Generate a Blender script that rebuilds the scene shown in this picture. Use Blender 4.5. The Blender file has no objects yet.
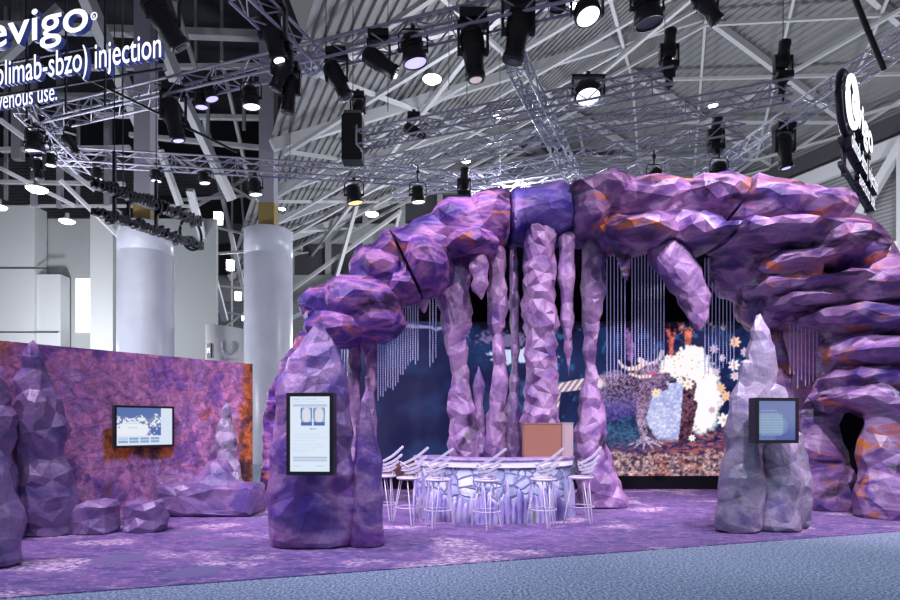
import bpy, bmesh, math, random
import numpy as np
from mathutils import Vector, Matrix, noise as mnoise
random.seed(7)
R = math.radians
SC = bpy.context.scene
COL = SC.collection

# ------------------------------------------------------------------ camera
CAMZ, HY, F = 1.6, 425.0, 600.0
cam_d = bpy.data.cameras.new('camera'); cam = bpy.data.objects.new('camera', cam_d); COL.objects.link(cam)
cam.location = (0, 0, CAMZ); cam.rotation_euler = (R(90), 0, 0)
cam_d.sensor_width = 36; cam_d.lens = 24; cam_d.shift_y = (HY-300)/900; cam_d.clip_end = 400
SC.camera = cam
# ------------------------------------------------------------------ world + exposure
W = bpy.data.worlds.new('world'); SC.world = W; W.use_nodes = True
W.node_tree.nodes['Background'].inputs[0].default_value = (.74, .76, .86, 1)
W.node_tree.nodes['Background'].inputs[1].default_value = .16
SC.view_settings.view_transform = 'Standard'; SC.view_settings.look = 'None'
SC.view_settings.gamma = 1; SC.view_settings.exposure = 0.0
SC.view_settings.use_curve_mapping = False
# ------------------------------------------------------------------ stage and hall lamps, plus one added fill lamp
def spot(loc, tgt, power, col, angle=60, size=.25, blend=.6, name='spot_light'):
    l = bpy.data.lights.new(name, 'SPOT'); l.energy = power; l.color = col
    l.spot_size = R(angle); l.spot_blend = blend; l.shadow_soft_size = size
    o = bpy.data.objects.new(name, l); COL.objects.link(o); o.location = loc
    o.rotation_euler = (Vector(tgt)-Vector(loc)).to_track_quat('-Z', 'Y').to_euler()
    return o
spot((-9.0, 4.5, 9.8), (-5.0, 10.0, 1.0), 2900, (.86, .70, 1), 60, .10)
spot((-5.5, 5.5, 9.9), (-1.6, 11.0, 3.0), 2300, (.98, .78, 1), 56, .10)
spot((-1.0, 4.5, 9.9), (-2.0, 8.0, 1.2), 1100, (.80, .72, 1), 46, .10)
spot((5.2, 4.2, 9.9), (1.4, 11.5, 3.4), 2800, (1, .80, 1), 50, .10)
spot((3.6, 3.6, 9.9), (7.2, 10.6, 3.4), 4400, (.92, .80, 1), 56, .10)
spot((12.5, 5.0, 8.6), (6.6, 10.8, 3.5), 1900, (1, .62, .74), 60, .10)
spot((7.0, 5.0, 9.8), (4.8, 8.8, 1.0), 1300, (.84, .84, .96), 44, .10)
spot((-7.4, 8.4, 9.6), (-4.6, 10.6, 1.2), 900, (1, .58, .86), 56, .1)
spot((0.6, 8.6, 9.6), (0.6, 9.8, .5), 1100, (.90, .74, 1), 62, .1)
spot((-6.0, 6.5, 9.6), (-4.0, 7.5, 0), 900, (.90, .72, 1), 70, .1)
spot((6.0, 6.5, 9.6), (3.4, 8.4, 0), 800, (.84, .74, 1), 62, .1)
spot((6.4, 8.2, 9.9), (5.2, 11.2, 5), 1200, (1, .84, .96), 62, .1)
spot((-2.2, 8.2, 9.9), (-1.2, 11.4, 4.6), 700, (.96, .80, 1), 60, .1)
spot((3.0, 13.2, 5.0), (2.0, 13.4, 0), 130, (.85, .42, 1), 110)
spot((-1.2, 13.0, 4.6), (-1.0, 12.6, 0), 100, (.85, .42, 1), 110)
spot((7.2, 12.8, 4.2), (6.0, 12.2, 1), 130, (1, .40, .55), 110)
spot((-2.0, 2.0, 9.5), (1.0, 6.0, 0), 1300, (.62, .86, 1), 95, .5)
spot((7.0, 2.0, 9.5), (5.5, 6.0, 0), 1300, (.62, .86, 1), 95, .5)
for (x, y, z, p) in ((-14, 17, 4.5, 1500), (-19, 26, 5, 2600), (-2, 40, 9, 3200), (12, 34, 10, 3200), (24, 30, 10, 2600), (2, 22, 11, 1100), (-11.5, 20, 8, 90), (13, 24, 12, 1200)):  # the weakest one is an added fill for the far banner, no bay light
    l = bpy.data.lights.new('bay_and_fill_lamp', 'POINT'); l.energy = p; l.color = (.93, .95, 1); l.shadow_soft_size = .6
    o = bpy.data.objects.new('bay_and_fill_lamp', l); COL.objects.link(o); o.location = (x, y, z)

# ------------------------------------------------------------------ helpers
def P(px, py, Y): return Vector(((px-450)/F*Y, Y, CAMZ+(HY-py)/F*Y))
def PZ(px, py, z):
    Y = (z-CAMZ)*F/(HY-py); return P(px, py, Y)
def tag(o, label=None, cat=None, group=None, kind=None):
    if label: o['label'] = label
    if cat: o['category'] = cat
    if group: o['group'] = group
    if kind: o['kind'] = kind
    return o
def empty(name, loc, label, cat, group=None, rz=0):
    o = bpy.data.objects.new(name, None); COL.objects.link(o); o.location = loc; o.rotation_euler = (0, 0, rz)
    o.empty_display_size = .1
    return tag(o, label, cat, group)
def link(name, me, mat, parent=None):
    o = bpy.data.objects.new(name, me); COL.objects.link(o)
    if mat:
        me.materials.clear(); me.materials.append(mat)
    if parent: o.parent = parent
    return o
class MB:
    """collects shapes of one part"""
    def __init__(s): s.v = []; s.f = []; s.sm = []
    def add(s, vs, fs, smooth=False):
        n = len(s.v); s.v += [tuple(v) for v in vs]; s.f += [tuple(i+n for i in f) for f in fs]; s.sm += [smooth]*len(fs); return s
    def box(s, c, d, rot=None):
        c = Vector(c); vs = []
        for z in (-.5, .5):
            for y in (-.5, .5):
                for x in (-.5, .5):
                    v = Vector((x*d[0], y*d[1], z*d[2]))
                    if rot is not None: v = rot @ v
                    vs.append(c+v)
        return s.add(vs, [(0, 2, 3, 1), (4, 5, 7, 6), (0, 1, 5, 4), (2, 6, 7, 3), (0, 4, 6, 2), (1, 3, 7, 5)])
    def bar(s, a, b, w, h=None):
        a = Vector(a); b = Vector(b); h = h or w; d = b-a
        if d.length < 1e-6: return s
        q = d.to_track_quat('Y', 'Z').to_matrix()
        return s.box((a+b)/2, (w, d.length, h), q)
    def rod(s, a, b, r, r2=None, n=8, cap=True):
        a = Vector(a); b = Vector(b); r2 = r if r2 is None else r2; d = (b-a).normalized()
        u = d.orthogonal().normalized(); w = d.cross(u); vs = []
        for p, rr in ((a, r), (b, r2)):
            for i in range(n):
                t = 2*math.pi*i/n; vs.append(p+(u*math.cos(t)+w*math.sin(t))*rr)
        fs = [(i, (i+1) % n, n+(i+1) % n, n+i) for i in range(n)]
        s.add(vs, fs, True)
        if cap: 
            s.add(vs, [tuple(range(n))[::-1], tuple(range(n, 2*n))])
        return s
    def path(s, pts, r, n=6, closed=False):
        pts = [Vector(p) for p in pts]; m = len(pts); vs = []
        for k, p in enumerate(pts):
            a = pts[(k-1) % m] if (closed or k > 0) else pts[k]; b = pts[(k+1) % m] if (closed or k < m-1) else pts[k]
            d = (b-a).normalized(); u = d.cross(Vector((.13, .21, .97))).normalized(); w = d.cross(u)
            for i in range(n):
                t = 2*math.pi*i/n; vs.append(p+(u*math.cos(t)+w*math.sin(t))*r)
        fs = []
        for k in range(m if closed else m-1):
            for i in range(n):
                a = k*n; b = ((k+1) % m)*n; fs.append((a+i, a+(i+1) % n, b+(i+1) % n, b+i))
        if not closed: fs += [tuple(range(n))[::-1], tuple(range((m-1)*n, m*n))]
        return s.add(vs, fs, True)
    def lathe(s, prof, c=(0, 0, 0), n=24, smooth=True, rot=None):
        c = Vector(c); vs = []
        for r, z in prof:
            for i in range(n):
                t = 2*math.pi*i/n; v = Vector((r*math.cos(t), r*math.sin(t), z))
                vs.append(c+(rot @ v if rot is not None else v))
        fs = []
        for k in range(len(prof)-1):
            for i in range(n): fs.append((k*n+i, k*n+(i+1) % n, (k+1)*n+(i+1) % n, (k+1)*n+i))
        s.add(vs, fs, smooth)
        s.add(vs, [tuple(range(n))[::-1], tuple(range((len(prof)-1)*n, len(prof)*n))])
        return s
    def mesh(s, name):
        me = bpy.data.meshes.new(name); me.from_pydata(s.v, [], s.f); me.update()
        me.polygons.foreach_set('use_smooth', s.sm)
        bm = bmesh.new(); bm.from_mesh(me); bmesh.ops.recalc_face_normals(bm, faces=bm.faces); bm.to_mesh(me); bm.free()
        return me
    def build(s, name, mat, parent=None): return link(name, s.mesh(name), mat, parent)

def children(o): return [c for c in bpy.data.objects if c.parent == o]
def copy_tree(o, parent=None):
    c = o.copy(); COL.objects.link(c)
    if parent: c.parent = parent
    for ch in children(o): copy_tree(ch, c)
    return c

# ------------------------------------------------------------------ materials
def mat(name, col, rough=.6, metal=0, emit=None, es=1, spec=.5, alpha=None):
    m = bpy.data.materials.new(name); m.use_nodes = True; b = m.node_tree.nodes['Principled BSDF']
    b.inputs['Base Color'].default_value = (*col, 1); b.inputs['Roughness'].default_value = rough; b.inputs['Metallic'].default_value = metal
    b.inputs['Specular IOR Level'].default_value = spec
    if emit: b.inputs['Emission Color'].default_value = (*emit, 1); b.inputs['Emission Strength'].default_value = es
    return m
class NT:
    def __init__(s, name, rough=.6):
        s.m = bpy.data.materials.new(name); s.m.use_nodes = True; s.t = s.m.node_tree; s.b = s.t.nodes['Principled BSDF']
        s.b.inputs['Roughness'].default_value = rough
        s.geo = s.t.nodes.new('ShaderNodeNewGeometry'); s.pos = s.geo.outputs['Position']
    def n(s, typ, **kw):
        nd = s.t.nodes.new(typ)
        for k, v in kw.items(): setattr(nd, k, v)
        return nd
    def l(s, a, b): s.t.links.new(a, b)
    def mapping(s, scale=(1, 1, 1), rot=(0, 0, 0), src=None, loc=(0, 0, 0)):
        mp = s.n('ShaderNodeMapping'); mp.inputs['Scale'].default_value = scale; mp.inputs['Rotation'].default_value = rot; mp.inputs['Location'].default_value = loc
        s.l(src or s.pos, mp.inputs['Vector']); return mp.outputs[0]
    def noise(s, scale, vec=None, detail=4, rough=.55, dist=0):
        nd = s.n('ShaderNodeTexNoise'); nd.inputs['Scale'].default_value = scale; nd.inputs['Detail'].default_value = detail
        nd.inputs['Roughness'].default_value = rough; nd.inputs['Distortion'].default_value = dist
        s.l(vec or s.pos, nd.inputs['Vector']); return nd.outputs['Fac']
    def voro(s, scale, vec=None, feature='F1', out='Distance'):
        nd = s.n('ShaderNodeTexVoronoi', feature=feature); nd.inputs['Scale'].default_value = scale
        s.l(vec or s.pos, nd.inputs['Vector']); return nd.outputs[out]
    def ramp(s, fac, stops, interp='LINEAR'):
        nd = s.n('ShaderNodeValToRGB'); cr = nd.color_ramp; cr.interpolation = interp
        while len(cr.elements) > 1: cr.elements.remove(cr.elements[-1])
        cr.elements[0].position = stops[0][0]; cr.elements[0].color = (*stops[0][1], 1)
        for p, c in stops[1:]:
            e = cr.elements.new(p); e.color = (*c, 1)
        s.l(fac, nd.inputs[0]); return nd.outputs[0]
    def bw(s, fac, lo, hi): return s.ramp(fac, [(lo, (0, 0, 0)), (hi, (1, 1, 1))])
    def mix(s, fac, a, b, mode='MIX'):
        nd = s.n('ShaderNodeMix', data_type='RGBA', blend_type=mode)
        if isinstance(fac, (int, float)): nd.inputs[0].default_value = fac
        else: s.l(fac, nd.inputs[0])
        for i, c in ((6, a), (7, b)):
            if isinstance(c, tuple): nd.inputs[i].default_value = (*c, 1)
            else: s.l(c, nd.inputs[i])
        return nd.outputs[2]
    def attr(s, name):
        nd = s.n('ShaderNodeAttribute'); nd.attribute_name = name; return nd
    def bump(s, h, strength=.4, dist=.05):
        nd = s.n('ShaderNodeBump'); nd.inputs['Strength'].default_value = strength; nd.inputs['Distance'].default_value = dist
        s.l(h, nd.inputs['Height']); s.l(nd.outputs[0], s.b.inputs['Normal'])
    def col(s, c): s.l(c, s.b.inputs['Base Color']); return s.m

def rock(name, stops, orange=.5, osc=.9, dark=.5, sc=.9, rough=.5, fine=True, ocol=(.75, .25, .10), aniso=(1, 1, 1.6), dcol=(.07, .035, .10)):
    """sprayed scenic rock: broad colour patches, orange and dark smears, tiny paint speckle"""
    t = NT(name, rough)
    v = t.mapping(aniso)
    base = t.ramp(t.noise(sc, v, 3, .55, .6), stops)
    om = t.bw(t.noise(osc, t.mapping(aniso, loc=(7, 3, 5)), 4, .6, .8), orange, orange+.12)
    c = t.mix(om, base, ocol)
    dm = t.bw(t.noise(sc*1.3, t.mapping(aniso, loc=(1, 13, 2)), 3, .5, .5), dark, dark+.12)
    c = t.mix(dm, c, dcol)
    cell = t.voro(3.2, t.mapping((1, 1, 1)), 'F1', 'Color')
    hsv = t.n('ShaderNodeSeparateColor'); t.l(cell, hsv.inputs[0])
    c = t.mix(.55, c, t.mix(hsv.outputs[0], (.45, .45, .5), (1, 1, 1)), 'MULTIPLY')
    sp = t.ramp(t.noise(60, None, 2, .6), [(.35, (.72, .7, .75)), (.65, (1, 1, 1))])
    c = t.mix(.6, c, sp, 'MULTIPLY')
    gm = t.n('ShaderNodeGamma'); gm.inputs[1].default_value = 1.3; t.l(c, gm.inputs[0]); c = gm.outputs[0]
    t.bump(t.noise(9, None, 5, .6), .35, .05)
    return t.col(c)
LILAC = [(.28, (.17, .07, .40)), (.42, (.36, .19, .58)), (.52, (.62, .38, .72)), (.62, (.44, .22, .62)), (.75, (.20, .12, .55))]
M = {}
AN = (.75, .9, 2.1)
M['arch_l'] = rock('arch_rock_violet', [(.30, (.04, .025, .22)), (.40, (.12, .065, .34)), (.48, (.30, .15, .46)), (.54, (.55, .30, .52)), (.60, (.20, .10, .42)), (.74, (.06, .04, .30))], .595, 1.6, .57, 1.2, aniso=AN, ocol=(.85, .32, .16))
M['arch_m'] = rock('arch_rock_blue', [(.30, (.08, .06, .38)), (.45, (.20, .15, .52)), (.55, (.46, .36, .70)), (.66, (.42, .18, .46)), (.8, (.14, .10, .45))], .66, 1.2, .62, 1.0, aniso=AN)
M['arch_r'] = rock('arch_rock_mauve', [(.28, (.08, .05, .24)), (.40, (.26, .16, .42)), (.50, (.62, .45, .64)), (.57, (.46, .27, .50)), (.70, (.17, .11, .38))], .565, 1.4, .575, 1.25, rough=.36, ocol=(.90, .33, .07), aniso=AN)
M['column'] = rock('column_rock', [(.28, (.20, .12, .36)), (.42, (.40, .25, .48)), (.55, (.55, .38, .58)), (.7, (.32, .18, .48))], .69, 1.8, .62, 1.9, rough=.40, aniso=(1, 1, .8), dcol=(.10, .06, .14))
M['kiosk'] = rock('kiosk_rock', [(.28, (.12, .08, .38)), (.43, (.28, .17, .48)), (.52, (.52, .34, .58)), (.62, (.33, .14, .44)), (.8, (.14, .10, .42))], .72, 1.1, .64, 1.3, rough=.40, dcol=(.10, .09, .15))
M['boulder'] = rock('boulder_rock', [(.28, (.17, .13, .36)), (.5, (.42, .29, .50)), (.7, (.22, .16, .42))], .80, 1.1, .70, 1.2, rough=.34, dcol=(.09, .07, .15))
M['grey_rock'] = rock('grey_rock', [(.28, (.30, .27, .44)), (.45, (.44, .39, .50)), (.55, (.60, .52, .66)), (.7, (.38, .30, .54))], .80, 1.1, .64, 1.3, rough=.30, dcol=(.13, .12, .15))
M['side'] = rock('side_rock', [(.28, (.40, .24, .52)), (.5, (.62, .40, .60)), (.7, (.50, .30, .56))], .62, 1.8, .8, 1.4, ocol=(.70, .32, .30))
M['black'] = mat('black_drape', (.008, .008, .012), .9, spec=.1)
M['fix'] = mat('fixture_black', (.012, .012, .016), .42)
M['fix2'] = mat('fixture_charcoal', (.03, .03, .038), .35)
M['alu'] = mat('truss_aluminium', (.55, .54, .66), .40, .25)
M['steel'] = mat('hall_steel', (.46, .46, .48), .6)
M['steel_d'] = mat('hall_steel_dark', (.24, .24, .27), .6)
M['steel_w'] = mat('hall_steel_white', (.62, .62, .65), .6)
M['lens_w'] = mat('lens_white', (.9, .9, 1), .3, emit=(.82, .86, 1), es=2.5)
M['lens_p'] = mat('lens_violet', (.6, .6, 1), .3, emit=(.45, .40, 1), es=1.5)
M['lens_a'] = mat('lens_amber', (1, .7, .3), .3, emit=(1, .55, .22), es=2)
M['lens_s'] = mat('lens_faint', (.5, .4, .45), .3, emit=(1, .8, .85), es=.5)
M['lens_o'] = mat('lens_off', (.05, .05, .08), .1)
M['bay'] = mat('bay_glow', (1, 1, 1), .3, emit=(.93, .96, 1), es=14)
M['white'] = mat('white_powder_coat', (.62, .58, .70), .35)
M['sign_face'] = mat('sign_face_lit', (1, 1, 1), .4, emit=(.90, .92, 1), es=1.5)
M['sign_side'] = mat('sign_return_blue', (.10, .16, .50), .5, emit=(.06, .10, .5), es=.08)
M['sign_dark'] = mat('sign_back_dark', (.015, .015, .04), .5)
M['cyl'] = None

# ------------------------------------------------------------------ value noise for printed pictures
_rng = np.random.RandomState(5); _T = _rng.rand(256, 256)
def vn(x, y):
    xi = np.floor(x).astype(int); yi = np.floor(y).astype(int); fx = x-xi; fy = y-yi
    fx = fx*fx*(3-2*fx); fy = fy*fy*(3-2*fy)
    a = _T[xi % 256, yi % 256]; b = _T[(xi+1) % 256, yi % 256]; c = _T[xi % 256, (yi+1) % 256]; d = _T[(xi+1) % 256, (yi+1) % 256]
    return (a*(1-fx)+b*fx)*(1-fy)+(c*(1-fx)+d*fx)*fy
def fbm(x, y, o=4):
    s = 0; a = .5
    for k in range(o): s = s+a*vn(x*2**k+17*k, y*2**k+5*k); a *= .5
    return s/(1-.5**o)
def sst(e0, e1, x):
    t = np.clip((x-e0)/(e1-e0), 0, 1); return t*t*(3-2*t)
def seg(X, Y, ax, ay, bx, by, ra, rb=None):
    rb = ra if rb is None else rb; dx, dy = bx-ax, by-ay
    t = np.clip(((X-ax)*dx+(Y-ay)*dy)/(dx*dx+dy*dy+1e-9), 0, 1)
    return np.hypot(X-ax-t*dx, Y-ay-t*dy)-(ra+(rb-ra)*t)
def over(img, m, c):
    m = m[..., None]; return img*(1-m)+np.array(c)*m if not isinstance(c, np.ndarray) else img*(1-m)+c*m
def picture(name, A, B, H, nx, ny, paint, material, parent=None, offset=0):
    """flat rectangle from A to B (bottom corners), height H, colour painted per vertex; paint(u, v) with v up"""
    A = Vector(A); B = Vector(B); d = (B-A)
    u, v = np.meshgrid(np.linspace(0, 1, nx), np.linspace(0, 1, ny), indexing='xy')
    img = np.clip(paint(u, v), 0, 1)
    xs = A.x+d.x*u; ys = A.y+d.y*u; zs = A.z+H*v
    co = np.stack([xs, ys, zs], -1).reshape(-1, 3)
    i = np.arange((ny-1)*(nx-1)); r = i//(nx-1); c = i % (nx-1); a = r*nx+c
    fs = np.stack([a, a+1, a+nx+1, a+nx], -1)
    me = bpy.data.meshes.new(name); me.from_pydata(co.tolist(), [], fs.tolist()); me.update()
    at = me.color_attributes.new('print', 'FLOAT_COLOR', 'POINT')
    rgba = np.ones((nx*ny, 4), np.float32); rgba[:, :3] = img.reshape(-1, 3)
    at.data.foreach_set('color', rgba.ravel())
    return link(name, me, material, parent)
def screen_mat(name, strength):
    t = NT(name, .25); a = t.attr('print'); t.b.inputs['Base Color'].default_value = (.02, .02, .03, 1)
    t.l(a.outputs['Color'], t.b.inputs['Emission Color']); t.b.inputs['Emission Strength'].default_value = strength
    return t.m

# ------------------------------------------------------------------ implicit rock modelling
def surface_nets(f, org, h):
    s = f < 0; nx, ny, nz = f.shape
    cnt = np.zeros((nx-1, ny-1, nz-1), int)
    for i in (0, 1):
        for j in (0, 1):
            for k in (0, 1): cnt += s[i:nx-1+i, j:ny-1+j, k:nz-1+k]
    act = (cnt > 0) & (cnt < 8)
    idx = -np.ones(act.shape, int); cells = np.argwhere(act); idx[act] = np.arange(len(cells))
    acc = np.zeros((len(cells), 3)); num = np.zeros(len(cells)); ci, cj, ck = cells.T
    for ax in range(3):
        for a in (0, 1):
            for b in (0, 1):
                o1 = [0, 0, 0]; oth = [q for q in range(3) if q != ax]; o1[oth[0]] = a; o1[oth[1]] = b
                o2 = list(o1); o2[ax] = 1
                f1 = f[ci+o1[0], cj+o1[1], ck+o1[2]]; f2 = f[ci+o2[0], cj+o2[1], ck+o2[2]]
                m = (f1 < 0) != (f2 < 0); t = np.where(m, f1/np.where(m, f1-f2, 1), 0)
                p = np.tile(np.array(o1, float), (len(cells), 1)); p[:, ax] = t
                acc[m] += p[m]; num[m] += 1
    V = org+(cells+acc/np.maximum(num, 1)[:, None])*h
    faces = []
    for ax in range(3):
        b, c = (ax+1) % 3, (ax+2) % 3
        sl1 = [slice(None)]*3; sl2 = [slice(None)]*3; sl1[ax] = slice(0, -1); sl2[ax] = slice(1, None)
        d = s[tuple(sl1)] != s[tuple(sl2)]; e = np.argwhere(d)
        e = e[(e[:, b] >= 1) & (e[:, c] >= 1) & (e[:, b] < f.shape[b]-1) & (e[:, c] < f.shape[c]-1)]
        def g(db, dc):
            q = e.copy(); q[:, b] -= db; q[:, c] -= dc; return idx[q[:, 0], q[:, 1], q[:, 2]]
        q = np.stack([g(1, 1), g(0, 1), g(0, 0), g(1, 0)], -1)
        fl = ~s[tuple(sl1)][e[:, 0], e[:, 1], e[:, 2]] if ax != 9 else None
        q[fl] = q[fl][:, ::-1]
        faces.append(q)
    return V, np.concatenate(faces)
def ell(px, py, Y, rx, ry, rd, k=.18):
    """ellipsoid, radii rx, ry given as seen at distance Y, rd in metres of depth"""
    c = P(px, py, Y); return ('e', np.array(c), np.array((rx*Y/F, rd, ry*Y/F)), k)
def chain(pts, Y, fl=1.0, k=.12):
    out = []
    for (a, b) in zip(pts[:-1], pts[1:]):
        ya = a[3] if len(a) > 3 else Y; yb = b[3] if len(b) > 3 else Y
        out.append(('c', np.array(P(a[0], a[1], ya)), np.array(P(b[0], b[1], yb)), (a[2]*ya/F, b[2]*yb/F, fl), k))
    return out
def field(prims, pts):
    D = None
    for p in prims:
        if p[0] == 'e':
            q = pts-p[1]; k0 = np.sqrt(((q/p[2])**2).sum(-1)); k1 = np.sqrt(((q/p[2]**2)**2).sum(-1))+1e-9
            d = k0*(k0-1)/k1; k = p[3]
        elif p[0] == 'c':
            a, b = p[1], p[2]; ra, rb, fl = p[3]; ab = b-a; s = np.array((1, 1/fl, 1)); q = (pts-a)*s; ab2 = ab*s
            t = np.clip((q @ ab2)/(ab2 @ ab2), 0, 1); d = np.sqrt(((q-t[..., None]*ab2)**2).sum(-1))-(ra+(rb-ra)*t); k = p[4]
        elif p[0] == 'b':
            q = np.abs(pts-p[1])-p[2]; d = np.sqrt((np.maximum(q, 0)**2).sum(-1))+np.minimum(q.max(-1), 0)-p[3]; k = p[4]
        if D is None: D = d
        else:
            h = np.maximum(k-np.abs(D-d), 0)/k; D = np.minimum(D, d)-h*h*k*.25
    return D
def bounds(prims):
    lo = np.array([1e9]*3); hi = -lo
    for p in prims:
        if p[0] == 'e': l, g = p[1]-p[2], p[1]+p[2]
        elif p[0] == 'c':
            r = np.array((1, p[3][2], 1))*max(p[3][0], p[3][1]); l, g = np.minimum(p[1], p[2])-r, np.maximum(p[1], p[2])+r
        else: l, g = p[1]-p[2]-p[3], p[1]+p[2]+p[3]
        lo = np.minimum(lo, l); hi = np.maximum(hi, g)
    return lo, hi
def rockmesh(name, prims, material, parent=None, h=.07, amp=.10, freq=1.3, faces=1500, floor=None, cuts=(), smooth=False, seed=0, strata=0, origin=None, voro=.5, cube=True):
    lo, hi = bounds(prims); lo = lo-.25; hi = hi+.25
    if floor is not None: lo[2] = floor-.3
    n = np.ceil((hi-lo)/h).astype(int)+1
    ax = [lo[i]+np.arange(n[i])*h for i in range(3)]
    G = np.stack(np.meshgrid(*ax, indexing='ij'), -1).astype(np.float32)
    D = field(prims, G)
    def clip(D, G):
        if floor is not None: D = np.maximum(D, floor-G[..., 2])
        for (pt, nr) in cuts: D = np.maximum(D, (G-np.array(pt)) @ np.array(nr))
        return D
    D = clip(D, G)
    V, Fc = surface_nets(D, lo, h)
    # displace along the field's gradient
    e = .03
    def fv(p): return field(prims, p)
    g = np.stack([fv(V+np.array(d)*e)-fv(V-np.array(d)*e) for d in ((1, 0, 0), (0, 1, 0), (0, 0, 1))], -1)
    g /= np.linalg.norm(g, axis=1)[:, None]+1e-9
    lim = np.ones(len(V))
    if floor is not None: lim *= np.clip((V[:, 2]-floor)/.12, 0, 1)
    for (pt, nr) in cuts: lim *= np.clip(-((V-np.array(pt)) @ np.array(nr))/.10, 0, 1)
    off = Vector((seed*3.1, seed*1.7, seed*2.3)); dsp = np.empty(len(V))
    for i, v in enumerate(V):
        q = Vector(v)+off
        a = mnoise.noise(q*freq)*.9+mnoise.noise(q*freq*2.3)*.45
        vv = mnoise.voronoi(q*freq*1.9)[0]
        a += ((vv[1]-vv[0])-.35)*voro*1.6
        if strata: a += strata*math.sin(v[2]*7.5+mnoise.noise(q*.8)*4)
        dsp[i] = a
    V = V+g*(dsp*amp*lim)[:, None]
    if origin is not None: V = V-np.array(origin)
    me = bpy.data.meshes.new(name); me.from_pydata(V.tolist(), [], Fc.tolist()); me.update()
    tmp = bpy.data.objects.new('tmp', me); COL.objects.link(tmp)
    md = tmp.modifiers.new('d', 'DECIMATE'); md.ratio = min(1, faces/max(1, len(Fc)*2))
    dg = bpy.context.evaluated_depsgraph_get(); me2 = bpy.data.meshes.new_from_object(tmp.evaluated_get(dg))
    bpy.data.objects.remove(tmp); me2.name = name
    me2.polygons.foreach_set('use_smooth', [smooth]*len(me2.polygons))
    return link(name, me2, material, parent)
#@@SETTING
# ------------------------------------------------------------------ hall floor
t = NT('hall_carpet', .95)
fine = t.ramp(t.noise(34, None, 3, .85), [(.38, (.05, .08, .15)), (.5, (.19, .25, .36)), (.62, (.50, .60, .72))])
c = t.mix(.45, fine, t.ramp(t.noise(22, None, 3, .6), [(.3, (.55, .55, .6)), (.7, (1, 1, 1))]), 'MULTIPLY')
t.bump(t.noise(120, None, 2), .5, .01); M['hall_carpet'] = t.col(c)
floor = MB().box((0, 28, -.05), (110, 64, .1)).build('floor', M['hall_carpet']); tag(floor, kind='structure')

# booth carpet with printed stone pattern
CARPET_Z = .012
def booth_carpet():
    n0 = 420; n1 = 250
    e0 = Vector((-9.0, 3.96)); e1 = Vector((13.0, 11.0)); back = 16.2
    u, v = np.meshgrid(np.linspace(0, 1, n0), np.linspace(0, 1, n1), indexing='xy')
    X = e0.x+(e1.x-e0.x)*u; Y0 = e0.y+(e1.y-e0.y)*u; Y = Y0+(back-Y0)*v**1.25
    co = np.stack([X, Y, np.full_like(X, CARPET_Z)], -1).reshape(-1, 3)
    pat = np.zeros_like(X)
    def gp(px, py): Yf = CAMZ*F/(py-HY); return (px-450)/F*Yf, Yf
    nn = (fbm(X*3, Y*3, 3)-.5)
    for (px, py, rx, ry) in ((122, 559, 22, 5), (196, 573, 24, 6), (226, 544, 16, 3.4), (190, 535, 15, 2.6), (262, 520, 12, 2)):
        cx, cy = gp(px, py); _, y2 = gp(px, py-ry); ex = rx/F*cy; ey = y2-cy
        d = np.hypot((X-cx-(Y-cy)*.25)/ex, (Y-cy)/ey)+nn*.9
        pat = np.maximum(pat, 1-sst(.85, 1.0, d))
    pale = sst(.56, .70, fbm(X*1.1+3, Y*1.6, 3))
    rgba = np.ones((n0*n1, 4), np.float32); rgba[:, 0] = pat.ravel(); rgba[:, 1] = pale.ravel(); rgba[:, 2] = 0
    i = np.arange((n1-1)*(n0-1)); r = i//(n0-1); c = i % (n0-1); a = r*n0+c
    fs = np.stack([a, a+1, a+n0+1, a+n0], -1).tolist()
    k = len(co); co = co.tolist()
    lower = [[x, y, 0.0] for x, y, _ in co[:n0]]       # front edge thickness
    co += lower; fs += [[k+j, k+j+1, j+1, j] for j in range(n0-1)]
    me = bpy.data.meshes.new('booth_carpet'); me.from_pydata(co, [], fs); me.update()
    at = me.color_attributes.new('print', 'FLOAT_COLOR', 'POINT')
    rgba = np.concatenate([rgba, rgba[:n0]]); at.data.foreach_set('color', rgba.ravel())
    t = NT('booth_carpet', .9)
    st = t.mapping((1, 2.2, 1), (0, 0, R(18)))
    base = t.ramp(t.noise(1.6, st, 5, .65, .4), [(.30, (.05, .04, .18)), (.45, (.11, .075, .26)), (.56, (.19, .105, .30)), (.7, (.10, .085, .30))])
    sp = t.bw(t.noise(6, st, 8, .85, .2), .52, .60)
    base = t.mix(sp, base, (.46, .27, .44))
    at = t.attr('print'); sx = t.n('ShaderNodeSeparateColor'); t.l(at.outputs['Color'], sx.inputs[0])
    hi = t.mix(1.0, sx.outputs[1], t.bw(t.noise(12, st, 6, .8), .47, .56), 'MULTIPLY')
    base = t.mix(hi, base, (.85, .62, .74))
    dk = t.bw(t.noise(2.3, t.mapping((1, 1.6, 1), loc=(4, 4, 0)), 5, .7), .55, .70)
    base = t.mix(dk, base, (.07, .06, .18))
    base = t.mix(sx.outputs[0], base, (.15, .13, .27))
    base = t.mix(.5, base, t.ramp(t.noise(110, None, 2), [(.3, (.55, .55, .6)), (.7, (1, 1, 1))]), 'MULTIPLY')
    t.bump(t.noise(120, None, 2), .4, .008)
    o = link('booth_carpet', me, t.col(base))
    tag(o, 'purple and pink stone-print carpet under the cave booth', 'carpet')
booth_carpet()

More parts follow.
